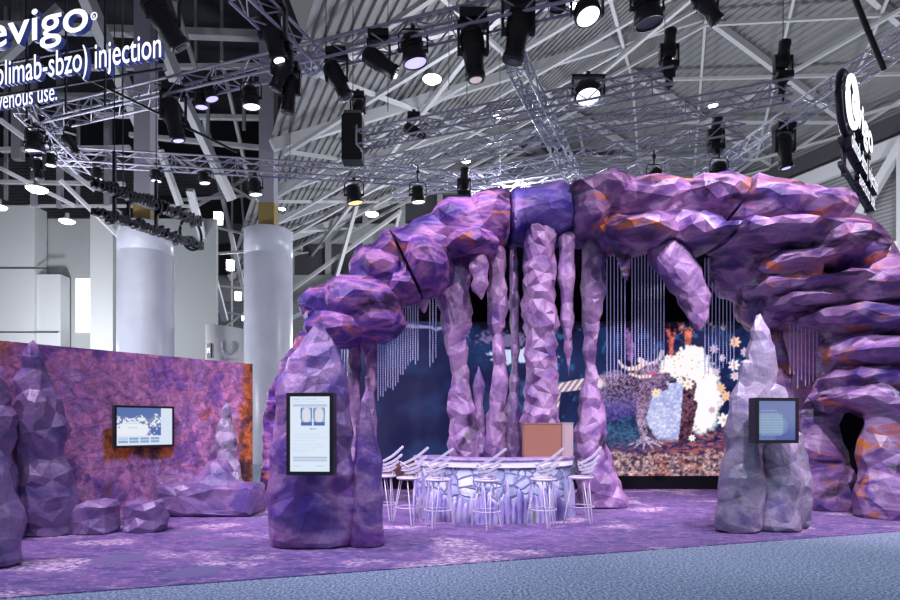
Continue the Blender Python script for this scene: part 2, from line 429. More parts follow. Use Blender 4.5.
# ------------------------------------------------------------------ hall roof and walls (the hall is turned about 24 degrees)
D = Vector((-.45, 1, 0)).normalized(); Eh = Vector((1, .45, 0)).normalized()
RID = Vector((12.7, 40, 26)); SL, SR = .50, .27
def roofp(u, w):
    """u metres right of the ridge, w metres along it (away from the camera)"""
    return RID+Eh*u+D*w+Vector((0, 0, (-SR*u if u > 0 else SL*u)))
def deck(name, u0, u1, w0, w1, m, zoff=0):
    mb = MB(); us = np.arange(u0, u1, .42); vs = []; fs = []
    # trapezoid ribs running along D would hide; ribs run with the ridge direction
    prof = []
    for u in us: prof += [(u, 0), (u+.14, 0), (u+.18, .10), (u+.38, .10)]
    for (u, dz) in prof:
        for w in (w0, w1): vs.append(roofp(u, w)+Vector((0, 0, dz+zoff)))
    for k in range(len(prof)-1): a = 2*k; fs.append((a, a+2, a+3, a+1))
    mb.add(vs, fs); return tag(mb.build(name, m), kind='structure')
M['deck'] = mat('roof_deck', (.21, .21, .215), .7)
M['deck_d'] = mat('roof_deck_dark', (.035, .035, .045), .8)
deck('ceiling', -24.5, 13.5, -42, 40, M['deck'])
dk = MB().box((-26.5, 37, 24), (36, 66, .2)).build('ceiling.001', M['deck_d']); tag(dk, kind='structure')
def beam(pts, w, m, name='roof_beam', label=None, h=None):
    mb = MB()
    for a, b in zip(pts[:-1], pts[1:]): mb.bar(a, b, w, h)
    o = mb.build(name, m); return o
def struct(o): return tag(o, kind='structure')
tn = [0]
def trim(mb, m):
    tn[0] += 1; return struct(mb.build('trim_%d' % tn[0], m))
# purlins down the slopes and the diamond bracing under the deck
mb = MB()
for w in np.arange(-24, 34, 6.2):
    mb.bar(roofp(-24.5, w)-Vector((0, 0, .5)), roofp(0, w)-Vector((0, 0, .5)), .28, .45)
    mb.bar(roofp(0, w)-Vector((0, 0, .5)), roofp(13.5, w)-Vector((0, 0, .5)), .28, .45)
trim(mb, M['steel'])
mb = MB()
for w in np.arange(-24, 34, 6.2):
    for u in np.arange(-24, 15, 6.0):
        u2 = min(u+6, 13.5)
        if u <= 0 < u2: pass
        mb.bar(roofp(u, w)-Vector((0, 0, .9)), roofp(u2, w+6.2)-Vector((0, 0, .9)), .15)
        mb.bar(roofp(u, w+6.2)-Vector((0, 0, 1.0)), roofp(u2, w)-Vector((0, 0, 1.0)), .17)
trim(mb, M['steel'])
mb = MB()
for u in (-18, -6, 6):
    mb.bar(roofp(u, -24)-Vector((0, 0, 1.3)), roofp(u, 38)-Vector((0, 0, 1.3)), .18)
trim(mb, M['steel'])
# walls
t = NT('wall_panel', .75)
wv = t.n('ShaderNodeTexWave', bands_direction='Z'); wv.inputs['Scale'].default_value = 1.2; t.l(t.pos, wv.inputs['Vector'])
t.bump(wv.outputs['Fac'], .5, .12)
M['siding'] = t.col(t.ramp(t.noise(.4, None, 2), [(.3, (.20, .20, .21)), (.7, (.26, .26, .28))]))
M['wall_l'] = mat('wall_light', (.50, .51, .52), .8); M['wall_m'] = mat('wall_mid', (.34, .35, .36), .8)
M['wall_d'] = mat('wall_dark', (.06, .06, .07), .6); M['glow_panel'] = mat('daylit_panel', (.9, .9, .9), .8, emit=(.95, 1, 1), es=.55)
YB = 50
struct(MB().box((5, YB+.2, 12), (100, .3, 24)).build('wall_back', M['siding']))
mb = MB(); z0 = P(0, 302, YB).z; z1 = P(0, 276, YB).z
mb.box((-2, YB-.1, (z0+z1)/2), (50, .5, z1-z0)); trim(mb, M['wall_m'])
mb = MB(); z2 = P(0, 196, YB).z
mb.box((-2, YB, (z1+z2)/2), (50, .2, z2-z1)); trim(mb, M['wall_d'])
mb = MB()
for px in range(292, 560, 37): mb.box(((px-450)/F*YB, YB-.3, (z1+z2)/2), (.45, .4, z2-z1))
mb.box((-2, YB-.3, P(0, 235, YB).z), (50, .3, 1.6)); trim(mb, M['wall_m'])
mb = MB()
for px in (318, 355, 430): mb.box(((px-450)/F*YB, YB-.35, 6), (.25, .2, 11))
trim(mb, M['wall_m'])
# right wall under the eave, siding with black gutter band and white braces
a = roofp(13.5, -40); b = roofp(13.5, 36)
def vwall(a, b, z0, z1, m, name, th=.2, off=0):
    mb = MB(); n = Eh*(th/2); o_ = Eh*off
    vs = [Vector((p.x, p.y, z))+s*n+o_ for z in (z0, z1) for p in (a, b) for s in (-1, 1)]
    mb.add(vs, [(0, 1, 3, 2), (4, 6, 7, 5), (0, 4, 5, 1), (2, 3, 7, 6), (0, 2, 6, 4), (1, 5, 7, 3)]); return struct(mb.build(name, m))
zr = roofp(13.5, 0).z
vwall(a, b, 0, zr+1, M['siding'], 'wall_right', .3, .4)
vwall(a, b, zr-2.3, zr-1.2, M['wall_d'], 'trim_20', .3, -.1)
vwall(a, b, zr-3.6, zr-2.6, M['steel_w'], 'trim_21', .4, -.2)
mb = MB()
for w in np.arange(-36, 30, 9):
    p0 = roofp(12.8, w); p1 = roofp(12.8, w+4.5); p2 = roofp(12.8, w+9)
    zz = zr-3.1; zb = zr-9.5
    mb.bar((p0.x, p0.y, zz), (p1.x, p1.y, zb), .5); mb.bar((p2.x, p2.y, zz), (p1.x, p1.y, zb), .5)
    mb.bar((p0.x, p0.y, 0), (p0.x, p0.y, zz), .6)
    mb.bar((p0.x, p0.y, zb), (p2.x, p2.y, zb), .4)
trim(mb, M['steel_w'])
# left part of the hall: panelled wall, pilasters, lit bays
YL = 33
def lp(px): return (px-450)/F*YL
ztop = P(0, 205, YL).z
struct(MB().box(((lp(-160)+lp(215))/2, YL+.3, 6.5), (lp(215)-lp(-160), .3, 13)).build('wall_left', M['wall_m']))
mb = MB()
for (x0, x1, yt, d) in ((13, 47, 212, 1.0), (47, 70, 278, .8), (100, 122, 212, .9), (-60, -20, 212, 1.0)):
    zt = P(0, yt, YL).z; mb.box(((lp(x0)+lp(x1))/2, YL-d/2, zt/2), (lp(x1)-lp(x0), d, zt))
trim(mb, M['wall_l'])
mb = MB()
mb.box(((lp(-20)+lp(12))/2, YL+.1, P(0, 288, YL).z), (lp(12)-lp(-20), .1, 5.2))
mb.box(((lp(75)+lp(95))/2, YL+.1, P(0, 305, YL).z), (lp(95)-lp(75), .1, 3.0)); trim(mb, M['glow_panel'])
mb = MB()
for yy in (273, 335): mb.box((lp(35), YL-1.02, P(0, yy, YL).z), (lp(70)-lp(0), .06, .07))
trim(mb, M['wall_d'])
# raking frame of the left hall: big steel members against the dark soffit
def pxbeams(lst, m):
    mb = MB()
    for (x0, y0, x1, y1, w, Y0, Y1) in lst: mb.bar(P(x0, y0, Y0), P(x1, y1, Y1), w*Y0/F, w*Y0/F*.8)
    trim(mb, m)
pxbeams([(84, -8, 152, 150, 13, 27, 30), (143, -8, 178, 80, 11, 26, 27), (170, 70, 232, 200, 9, 27, 30), (172, -8, 196, 70, 5, 27, 27),
         (190, 190, 225, 320, 7, 31, 38), (160, 150, 180, 205, 6, 30, 31), (205, 120, 246, 300, 4.5, 34, 42), (222, 60, 262, 240, 3.4, 34, 38),
         (0, 168, 75, 206, 4, 29, 30), (0, 120, 95, 190, 5, 28, 30), (60, 180, 122, 240, 4, 29, 31)], M['steel_w'])
pxbeams([(0, 27, 262, 36, 9, 29, 29), (60, 68, 262, 66, 5, 30, 30), (0, 62, 60, 8, 8, 30, 30), (95, 115, 262, 118, 5, 31, 31),
         (130, 135, 262, 148, 5, 32, 32), (0, 182, 125, 184, 4, 31, 31), (30, 206, 190, 206, 3, 32, 32), (0, 150, 130, 148, 5, 31, 31)], M['steel'])
pxbeams([(18, -8, 18, 160, 9, 31, 31), (6, -8, 6, 200, 3, 32, 32), (60, 60, 60, 208, 5, 32, 32), (108, 110, 108, 206, 6, 32, 32), (78, 100, 78, 206, 3, 32, 32), (34, 60, 34, 206, 5, 31.5, 31.5), (0, 96, 130, 96, 5, 31.5, 31.5), (196, 0, 196, 60, 3, 30, 30), (222, 0, 222, 60, 3, 30, 30), (244, 60, 244, 130, 3, 30, 30), (208, 80, 208, 150, 3, 30, 30)], M['steel_d'])
pxbeams([(180, 200, 244, 196, 3, 36, 36), (186, 220, 262, 238, 2.6, 37, 37), (200, 255, 262, 250, 2.6, 38, 38), (205, 285, 262, 290, 2.4, 39, 39),
         (210, 310, 262, 318, 2.4, 40, 40), (184, 160, 262, 205, 3, 36, 36), (180, 215, 262, 170, 3, 36, 37), (218, 332, 262, 300, 2, 40, 40),
         (232, 175, 232, 340, 2, 38, 42), (240, 175, 252, 330, 2, 38, 42)], M['steel_w'])
pxbeams([(230, 255, 345, 205, 3.5, 44, 42), (290, 350, 292, 352, 1, 44, 44), (292, 290, 400, 212, 3.5, 46, 44), (330, 300, 372, 150, 3.5, 46, 42), (292, 318, 560, 190, 4, 47, 45), (280, 240, 400, 190, 3, 46, 46), (385, 275, 400, 210, 3, 47, 45)], M['steel'])

# round concrete columns with steel piers above
t = NT('column_paint', .32); M['cyl'] = t.col(t.ramp(t.noise(1.2, None, 3), [(.3, (.52, .53, .64)), (.7, (.60, .61, .72))]))
M['pier'] = mat('pier_paint', (.30, .29, .36), .6); M['collar'] = mat('collar_brass', (.25, .18, .06), .6)
def column(px, pw, ptop, label):
    Y = 2.0*F/pw; r = 1.0; x = (px-450)/F*Y; zt = CAMZ+(HY-ptop)/F*Y
    e = empty('round_column', (x, Y, 0), label, 'column')
    MB().lathe([(r, 0), (r, zt-1.15), (r-.02, zt-1.13), (r-.02, zt-1.08), (r, zt-1.06), (r, zt-.05), (r-.08, zt)], n=48).build('shaft', M['cyl'], e)
    MB().box((0, 0, (zt+23)/2), (.62, .62, 23-zt)).build('steel_post', M['pier'], e)
    MB().box((0, 0, zt+.55), (.66, .66, 1.1)).build('collar', M['collar'], e)
column(146, 52, 226, 'thick round lilac-white column behind the mural wall, nearer the left edge')
column(268.5, 47, 231, 'thick round lilac-white column just left of the rock arch')
# small white exhibitor enclosure far back with two logos
e = empty('exhibit_banner', P(232, 405, 26), 'far white curved exhibit banner with two small grey logos, between the two round columns', 'banner')
Yb = 26; r = 1.6; x0 = 0
mb = MB(); pts = []
ztop = P(0, 329, Yb).z; zb = 0; base = e.location
vs = []; fs = []; N = 16
e.location = (P(232, 0, Yb).x, Yb, 0)
for k in range(N+1):
    a = R(200+140*k/N*1.0); x = 1.3*math.cos(a); y = 1.3*math.sin(a)+.6
    for rr in (1, .94): vs += [(x*rr, y*rr, zb), (x*rr, y*rr, ztop+.25-.45*(k/N))]
for k in range(N):
    a = 4*k; fs += [(a, a+4, a+5, a+1), (a+2, a+3, a+7, a+6), (a+1, a+5, a+7, a+3)]
mb.add(vs, fs, True).build('fabric_wall', mat('banner_white', (.85, .86, .88), .7), e)
M['logo'] = mat('logo_grey', (.10, .10, .12), .6); M['logo2'] = mat('logo_pale', (.42, .43, .48), .6)
def text_mesh(body, size, ext=.0, bev=0, space=1.0):
    cu = bpy.data.curves.new('txt', 'FONT'); cu.body = body; cu.size = size; cu.extrude = ext; cu.resolution_u = 4; cu.space_character = space
    if bev: cu.offset = bev
    o = bpy.data.objects.new('txt', cu); COL.objects.link(o)
    dg = bpy.context.evaluated_depsgraph_get(); me = bpy.data.meshes.new_from_object(o.evaluated_get(dg)); bpy.data.objects.remove(o)
    return me
def fit(me, w, h=None):
    co = np.array([v.co for v in me.vertices]); lo = co.min(0); hi = co.max(0)
    for v in me.vertices:
        v.co.x = (v.co.x-lo[0])/(hi[0]-lo[0])*w
        if h: v.co.y = (v.co.y-lo[1])/(hi[1]-lo[1])*h
    return me
lg = MB(); lg.box((-.80, -.45, ztop-1.0), (.30, .05, .62), Matrix.Rotation(R(-38), 3, 'Z')).build('logo', M['logo'], e)
me = fit(text_mesh('M', .3, .01), .18, .22); l1 = link('logo_letter', me, M['sign_face'], e); l1.location = (-.89, -.44, ztop-1.1); l1.rotation_euler = (R(90), 0, R(-38))
mb = MB(); mb.path([(-.10, -.74, ztop-.62), (-.10, -.74, ztop-.95), (-.02, -.75, ztop-1.1), (.12, -.75, ztop-1.15), (.26, -.75, ztop-1.1), (.34, -.74, ztop-.95), (.34, -.74, ztop-.62)], .06); mb.build('logo', M['logo2'], e)
me = fit(text_mesh('Unilever', .2, .01), .62, .15); l2 = link('logo_caption', me, M['logo2'], e); l2.location = (-.19, -.76, ztop-1.45); l2.rotation_euler = (R(90), 0, 0)
#@@MURAL
# ------------------------------------------------------------------ mural wall on the left
WA = Vector((-7.55, 7.30)); WB = Vector((-3.95, 12.0)); WH = 2.82
wd = (WB-WA).normalized(); wn = Vector((wd.y, -wd.x))      # towards the booth
t = NT('mural_print_and_projection', .8)
v = t.mapping((1, 1, 1))
n1 = t.noise(1.3, v, 7, .68, .25)
base = t.ramp(n1, [(.30, (.14, .09, .38)), (.42, (.38, .18, .50)), (.50, (.85, .36, .58)), (.56, (.48, .24, .56)), (.64, (.80, .48, .72)), (.76, (.26, .17, .50))])
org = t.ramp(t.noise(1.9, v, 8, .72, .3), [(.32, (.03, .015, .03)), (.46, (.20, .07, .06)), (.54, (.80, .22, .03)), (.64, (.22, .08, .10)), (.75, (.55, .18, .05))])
at = t.attr('print'); sx = t.n('ShaderNodeSeparateColor'); t.l(at.outputs['Color'], sx.inputs[0])  # here print masks bare print and the television's shadow in the projection
c = t.mix(sx.outputs[0], base, org)  # base carries the violet projector light in its colour, org the bare print
crk = t.ramp(t.voro(1.6, t.mapping((1, 1, 2.2)), 'DISTANCE_TO_EDGE'), [(.0, (.35, .32, .45)), (.05, (1, 1, 1))])
c = t.mix(.5, c, crk, 'MULTIPLY')
mot = t.ramp(t.noise(7, v, 8, .72, .6), [(.35, (.40, .38, .5)), (.5, (.85, .85, .9)), (.62, (1.35, 1.3, 1.35))])
c = t.mix(.85, c, mot, 'MULTIPLY')
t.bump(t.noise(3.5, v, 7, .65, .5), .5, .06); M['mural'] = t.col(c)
def wpt(px):      # wall parameter (metres from WA) where the view ray of column px meets the wall line
    k = (px-450)/F; s = (k*WA.y-WA.x)/(wd.x-k*wd.y); return s
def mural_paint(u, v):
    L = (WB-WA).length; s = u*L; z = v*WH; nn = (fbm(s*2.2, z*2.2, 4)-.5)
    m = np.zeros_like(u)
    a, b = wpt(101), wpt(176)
    m = np.maximum(m, sst(0, .06, s-a+nn*.05)*sst(0, .10, b-s+nn*.1)*sst(.0, .2, z-.75+nn*1.4)*sst(0, .03, 1.55-z))  # the television's shadow in the projection, painted as an orange patch
    m = np.maximum(m, sst(0, .25, s-wpt(226)+nn*.9)); m = np.maximum(m, sst(0, .4, wpt(16)-s+nn*.9)*.8)
    m = np.maximum(m, sst(.12, .2, nn)*sst(0, .2, s-wpt(185))*.6)
    return np.stack([m, m, m], -1)
e = struct(MB().add([(WA.x, WA.y, 0), (WB.x, WB.y, 0), (WA.x-wn.x*.12, WA.y-wn.y*.12, 0), (WB.x-wn.x*.12, WB.y-wn.y*.12, 0),
                     (WA.x, WA.y, WH), (WB.x, WB.y, WH), (WA.x-wn.x*.12, WA.y-wn.y*.12, WH), (WB.x-wn.x*.12, WB.y-wn.y*.12, WH)],
                    [(0, 1, 5, 4), (1, 3, 7, 5), (3, 2, 6, 7), (2, 0, 4, 6), (4, 5, 7, 6), (0, 2, 3, 1)]).build('wall_mural', M['black']))
pm = picture('mural_print_and_projection', (WA.x+wn.x*.006, WA.y+wn.y*.006, 0), (WB.x+wn.x*.006, WB.y+wn.y*.006, 0), WH, 200, 90, mural_paint, M['mural'], e)

# television on the mural
def tv(name, c, w, h, rz, paint, label, nx, ny, bez=.035, depth=.07, sm=None, part_of=None):
    """c = centre of the screen face; local -Y faces the viewer"""
    mb = MB(); mb.box((0, depth/2+.004, 0), (w+2*bez, depth, h+2*bez))
    if part_of:
        e = mb.build(name, M['fix2'], part_of); e.location = Vector(c)-part_of.location; e.rotation_euler = (0, 0, rz); e['label'] = label
    else:
        e = empty(name, c, label, 'screen', rz=rz); fr = mb.build('housing', M['fix2'], e)
    mb = MB(); o = bez/2
    for (cx, cz, dx, dz) in ((0, h/2+o, w+2*bez, bez), (0, -h/2-o, w+2*bez, bez), (-w/2-o, 0, bez, h), (w/2+o, 0, bez, h)): mb.box((cx, -.004, cz), (dx, .018, dz))
    mb.build('bezel', M['fix'], e)
    picture('display', (-w/2, -.002, -h/2), (w/2, -.002, -h/2), h, nx, ny, paint, sm, e)
    return e
M['scr'] = screen_mat('screen_glow', .95); M['scr_led'] = screen_mat('led_wall_glow', 1.0); M['scr_dim'] = screen_mat('screen_dim', .7)
def paint_tv(u, v):
    x = u*100; y = (1-v)*62
    img = np.ones(u.shape+(3,))*np.array((.70, .80, .93))
    pic = (x < 79) & (y < 46)
    sky = np.array((.10, .17, .42)); n = fbm(x/7, y/6, 5); n2 = fbm(x/3+9, y/3, 4)
    ridge = 9+np.abs(((x-68) % 46)-23)*-.0+12*fbm(x/14, x*0, 4)+np.where(x > 50, -np.clip(14-np.abs(x-68), 0, 14)*.6+4, 0)
    mnt = np.where((n2 > .50)[..., None], np.array((.80, .86, .95)), np.array((.18, .22, .42)))
    im2 = np.where((y > ridge)[..., None], mnt, sky)
    valley = (x > 55) & (y > 32-0*x) & (n < .6); im2 = np.where(valley[..., None], np.array((.08, .14, .40))*(.6+n[..., None]), im2)
    snow = sst(1.05, .9, np.hypot((x-26)/32, (y-38)/16)+(n-.5)*.35); im2 = over(im2, snow, (.84, .88, .95))
    for yy, a, b in ((22, 18, 42), (26, 14, 44), (33, 20, 36)): im2 = over(im2, ((np.abs(y-yy) < .9) & (x > a) & (x < b) & (n2 > .42))*.45, (.3, .4, .7))
    im2 = over(im2, ((np.abs(y-32) < 1.2) & (x > 3) & (x < 6))*.8, (.7, .15, .3))
    img = np.where(pic[..., None], im2, img)
    for i in range(4):
        for j in range(2):
            cx = 11+19*i; cy = 51+5.2*j; img = over(img, ((np.abs(x-cx) < 8) & (np.abs(y-cy) < 1.9))*(.35 if (i == 0 and j == 0) else .8), (.16, .28, .55))
    return img
sA, sB = wpt(111.5), wpt(171); sc = (sA+sB)/2; wTV = (sB-sA)-.07
cxy = WA+wd*sc+wn*.10; Yc = cxy.y
tv('wall_television', (cxy.x, cxy.y, P(0, 426.5, Yc).z), wTV, .63, math.atan2(wd.y, wd.x), paint_tv,
   'landscape flat screen on the mural wall in violet projector light, showing a snowy mountain menu', 160, 100, sm=M['scr'])

# ------------------------------------------------------------------ stalagmites, boulders and bench on the left
def rthing(name, loc, label, cat, prims, m, group=None, part=None, **kw):
    o = rockmesh(name, prims, m, origin=loc, **kw); o.location = loc; return tag(o, label, cat, group)
def fl(px, py): Y = CAMZ*F/(py-HY); return Y
zf = CARPET_Z
Y = 8.75; rthing('stalagmite', P(45, 0, Y).xy.to_3d(), 'tall faceted purple stalagmite with pointed tip, in front of the mural near the left edge', 'stalagmite',
    chain([(33, 345, 4), (33, 362, 10), (35, 384, 16), (38, 408, 24), (40, 430, 29), (39, 458, 26), (42, 482, 30), (46, 510, 32), (46, 540, 31)], Y, .75, .06), M['boulder'], h=.05, amp=.095, freq=1.1, faces=420, floor=zf, seed=1)
Y = 8.3; rthing('stalagmite', P(8, 0, Y).xy.to_3d(), 'pink-lit lower stalagmite tucked left of the tall faceted one, half behind the cut-off rock', 'stalagmite',
    chain([(-2, 385, 8), (-1, 420, 13), (1, 470, 16), (4, 510, 17), (10, 530, 14)], Y, .8, .1), M['boulder'], h=.06, amp=.10, freq=1.4, faces=260, floor=zf, seed=2)
Y = 6.75; rthing('stalagmite', P(-6, 0, Y).xy.to_3d(), 'dark violet stalagmite cut off by the left edge, nearest the viewer', 'stalagmite',
    chain([(-14, 420, 10), (-12, 470, 21), (-8, 520, 25), (-8, 560, 28)], Y, .8, .1)+chain([(5, 566, 12), (12, 571, 8)], Y, 1, .1), M['boulder'], h=.06, amp=.09, freq=1.4, faces=300, floor=zf, seed=3)
for (px, py, w, ht, lab, sd) in ((96, 537, 21, 31, 'low flat-topped boulder seat beside the tall stalagmite', 4), (145, 535, 20, 31, 'low flat-topped boulder seat under the television, the shinier and further right', 5)):
    Y = fl(px, py)+.3; k = Y/F; c = np.array(P(px, 0, Y)); c[2] = ht*k*.5-.02
    rthing('boulder_seat', (c[0], Y, 0), lab, 'seat', [('b', c, np.array((w*k*.58, w*k*.5, ht*k*.36)), .08, .1), ('e', c-np.array((0, 0, .12)), np.array((w*k, w*k*.8, ht*k*.5)), .1)],
           M['boulder'], h=.04, amp=.09, freq=1.9, faces=120, floor=zf, seed=sd)
Yb = 10.8; k = Yb/F; c = np.array((P(214, 0, Yb).x, Yb, .27))
rthing('rock_bench', (c[0], Yb, 0), 'wide low rock bench with a sloping mound on top, in the corner before the mural', 'bench',
    [('b', c, np.array((41*k, .42, .16)), .10, .15)]+chain([(218, 468, 9), (218, 482, 17), (218, 495, 24)], Yb+.1, .8, .3)+chain([(225, 480, 8), (252, 498, 6)], Yb-.1, .8, .25),
    M['boulder'], h=.05, amp=.09, freq=1.3, faces=300, floor=zf, seed=6)
Y = 11.15; rthing('stalagmite', P(228, 0, Y).xy.to_3d(), 'slim pale stalagmite rising behind the rock bench, against the mural', 'stalagmite',
    chain([(227, 399, 3), (227, 412, 6), (226, 428, 7.5), (227, 450, 10), (229, 475, 12), (230, 500, 14)], Y, .7, .08), M['grey_rock'], h=.05, amp=.08, freq=2.4, faces=600, floor=zf, seed=7)

# ------------------------------------------------------------------ left kiosk
Y = 7.95
ko = empty('rock_kiosk', (P(325, 0, Y).x, Y, 0), 'big purple rock kiosk with a portrait screen recess, left of the bar', 'kiosk')
def kpart(name, prims, m, par, **kw): return rockmesh(name, prims, m, parent=par, origin=tuple(par.location), **kw)
kpart('rock_body', chain([(318, 328, 9), (318, 345, 15), (317, 360, 24), (313, 380, 32), (314, 400, 36), (315, 430, 38), (314, 470, 41), (312, 505, 43), (312, 545, 43)], Y, .6, .1), M['kiosk'], ko, h=.05, amp=.09, freq=1.3, faces=700, floor=zf, seed=11, voro=.4)
kpart('rock_spire', chain([(367, 377, 3.5), (366, 400, 6), (366, 430, 9.5), (367, 465, 14), (367, 500, 17), (367, 545, 18)], Y-.05, .8, .06), M['kiosk'], ko, h=.045, amp=.05, freq=1.4, faces=360, floor=zf, seed=12, voro=.3)
def paint_kiosk(u, v):
    x = u*45; y = (1-v)*82
    img = np.ones(u.shape+(3,))*np.array((.74, .84, .97)); n = vn(x*2.5, y*1.7)
    def line(yy, a, b, s=.3, h=.7): 
        nonlocal img; img = over(img, ((np.abs(y-yy) < h) & (x > a) & (x < b) & (n > .3))*s, (.25, .35, .6))
    line(3, 2, 30, .3); line(5.5, 2, 38, .25)
    img = over(img, ((np.abs(y-9.8) < 1.3) & (x > 3) & (x < 42))*.65, (.35, .42, .62))
    for cx in (18.5, 33):
        img = over(img, ((np.abs(x-cx) < 6.4) & (np.abs(y-22) < 10))*1.0, (.30, .42, .68))
        tor = 1-sst(.9, 1.05, np.hypot((x-cx)/5.4, (y-20.5)/8.5)); img = over(img, tor, (.72, .74, .84))
        arm = ((np.abs(np.abs(x-cx)-5.8) < .8) & (y < 24) & (y > 13))*1.0; img = over(img, arm, (.15, .22, .5))
        img = over(img, ((np.abs(x-cx) < 6.4) & (np.abs(y-30) < 1.8))*.9, (.05, .12, .38))
    line(35.5, 22, 30, .7, .8)
    for k, yy in enumerate((42, 45, 48, 52, 55, 58, 60)): line(yy, 3, (34, 40, 28, 38, 40, 30, 22)[k], .14)
    img = over(img, ((np.abs(y-67) < 1.1) & (x > 3) & (x < 42))*.6, (.3, .38, .6)); img = over(img, ((np.abs(y-70) < 1.1) & (x > 3) & (x < 42))*.55, (.3, .38, .6))
    line(76, 4, 12, .3); line(76, 30, 38, .4)
    return img
Yk = 7.30; kk = Yk/F
tv('portrait_display', (P(310, 0, Yk).x, Yk, P(0, 434, Yk).z), 40*kk, 75*kk, R(-3), paint_kiosk, 'tall portrait touch screen set in the left rock kiosk, showing torso pictures', 110, 190, sm=M['scr'], bez=.045, depth=.16, part_of=ko)

# ------------------------------------------------------------------ right kiosk
Y = 9.05
kr = empty('rock_kiosk', (P(765, 0, Y).x, Y, 0), 'grey-lilac rock kiosk with a small landscape screen, before the right cave leg', 'kiosk')
kpart('rock_spire', chain([(759, 316, 4), (759, 335, 8), (759, 352, 12), (762, 380, 15), (762, 400, 18)], Y, .8, .08)+chain([(745, 365, 6), (744, 400, 13), (744, 440, 17), (742, 480, 20), (739, 520, 22), (736, 528, 20)], Y-.1, .8, .08), M['grey_rock'], kr, h=.05, amp=.07, freq=1.4, faces=460, floor=zf, seed=13, voro=.4)
kpart('rock_body', chain([(770, 395, 16), (776, 450, 20), (778, 490, 24), (778, 525, 24)], Y, .7, .1)+chain([(796, 440, 8), (800, 480, 10), (803, 505, 9), (806, 520, 9)], Y+.1, .9, .08), M['grey_rock'], kr, h=.05, amp=.08, freq=1.4, faces=520, floor=zf, seed=14, voro=.4)
def paint_small(u, v):
    x = u*100; y = (1-v)*88; n = vn(x*.9, y*2)
    img = np.ones(u.shape+(3,))*np.array((.16, .24, .56)); img = over(img, sst(40, 90, y)*(x > 45)*.8, (.10, .12, .45)); img = over(img, sst(10, 60, 90-y)*.35, (.35, .38, .62))
    img = over(img, ((x < 66) & (y > 30) & (y < 74)).astype(float)*.8, (.34, .50, .72))
    img = over(img, (np.hypot((x-60)/20, (y-56)/20) < 1)*.4, (.34, .50, .72))
    for yy in range(22, 80, 6): img = over(img, ((np.abs(y-yy) < 1.1) & (x > 6) & (x < 50+20*math.sin(yy)) & (n > .25))*.55, (.55, .70, .88))
    return img
Yk = 8.42; kk = Yk/F
tv('landscape_display', (P(777, 0, Yk).x, Yk, P(0, 420.5, Yk).z), 39*kk, 39*kk, R(6), paint_small, 'squarish blue touch screen set in the right rock kiosk', 90, 80, sm=M['scr_dim'], bez=.045, depth=.16, part_of=kr)
#@@CAVE
# ------------------------------------------------------------------ cave arch
YA = 11.7
arch = empty('cave_arch', (2.0, YA, 0), 'huge sculpted purple, blue and orange rock arch spanning the booth', 'cave arch')
def apart(name, prims, m, **kw):
    kw.setdefault('h', .08); return rockmesh(name, prims, m, parent=arch, origin=tuple(arch.location), **kw)
def cut_at(px0, py0, px1, py1, Y, side, gap=.02):
    """cutting plane through two picture points, running back in depth; side -1 keeps the left"""
    a = P(px0, py0, Y); b = P(px1, py1, Y); d = (b-a).normalized(); n = Vector((-d.z, 0, d.x))
    if n.x < 0: n = -n
    n = n*(-side); pt = a-n*gap
    return (tuple(pt), tuple(n))
K = .09
left = [ell(328, 310, 11.5, 28, 24, .8, K), ell(362, 304, 11.3, 42, 25, 1.0, K), ell(340, 330, 11.3, 36, 15, .9, K), ell(376, 322, 11.4, 30, 19, .9, K),
        ell(380, 276, 11.4, 30, 20, 1.0, K), ell(370, 262, 11.7, 17, 12, .8, K), ell(400, 255, 11.5, 26, 18, 1.0, K), ell(398, 244, 11.8, 20, 14, .8, K), ell(428, 268, 11.3, 28, 30, 1.0, K), ell(432, 246, 11.6, 34, 24, 1.0, K), ell(408, 290, 11.3, 24, 15, .8, K),
        ell(460, 232, 11.5, 34, 25, 1.0, K), ell(490, 226, 11.7, 34, 26, 1.1, K), ell(470, 248, 11.2, 26, 12, .9, K), ell(500, 216, 11.9, 30, 20, 1.0, K), ell(545, 218, 11.8, 45, 28, 1.1), ell(575, 212, 11.8, 40, 27, 1.1)]
left += chain([(315, 340, 16), (298, 368, 15), (283, 400, 13)], 11.8, .7)
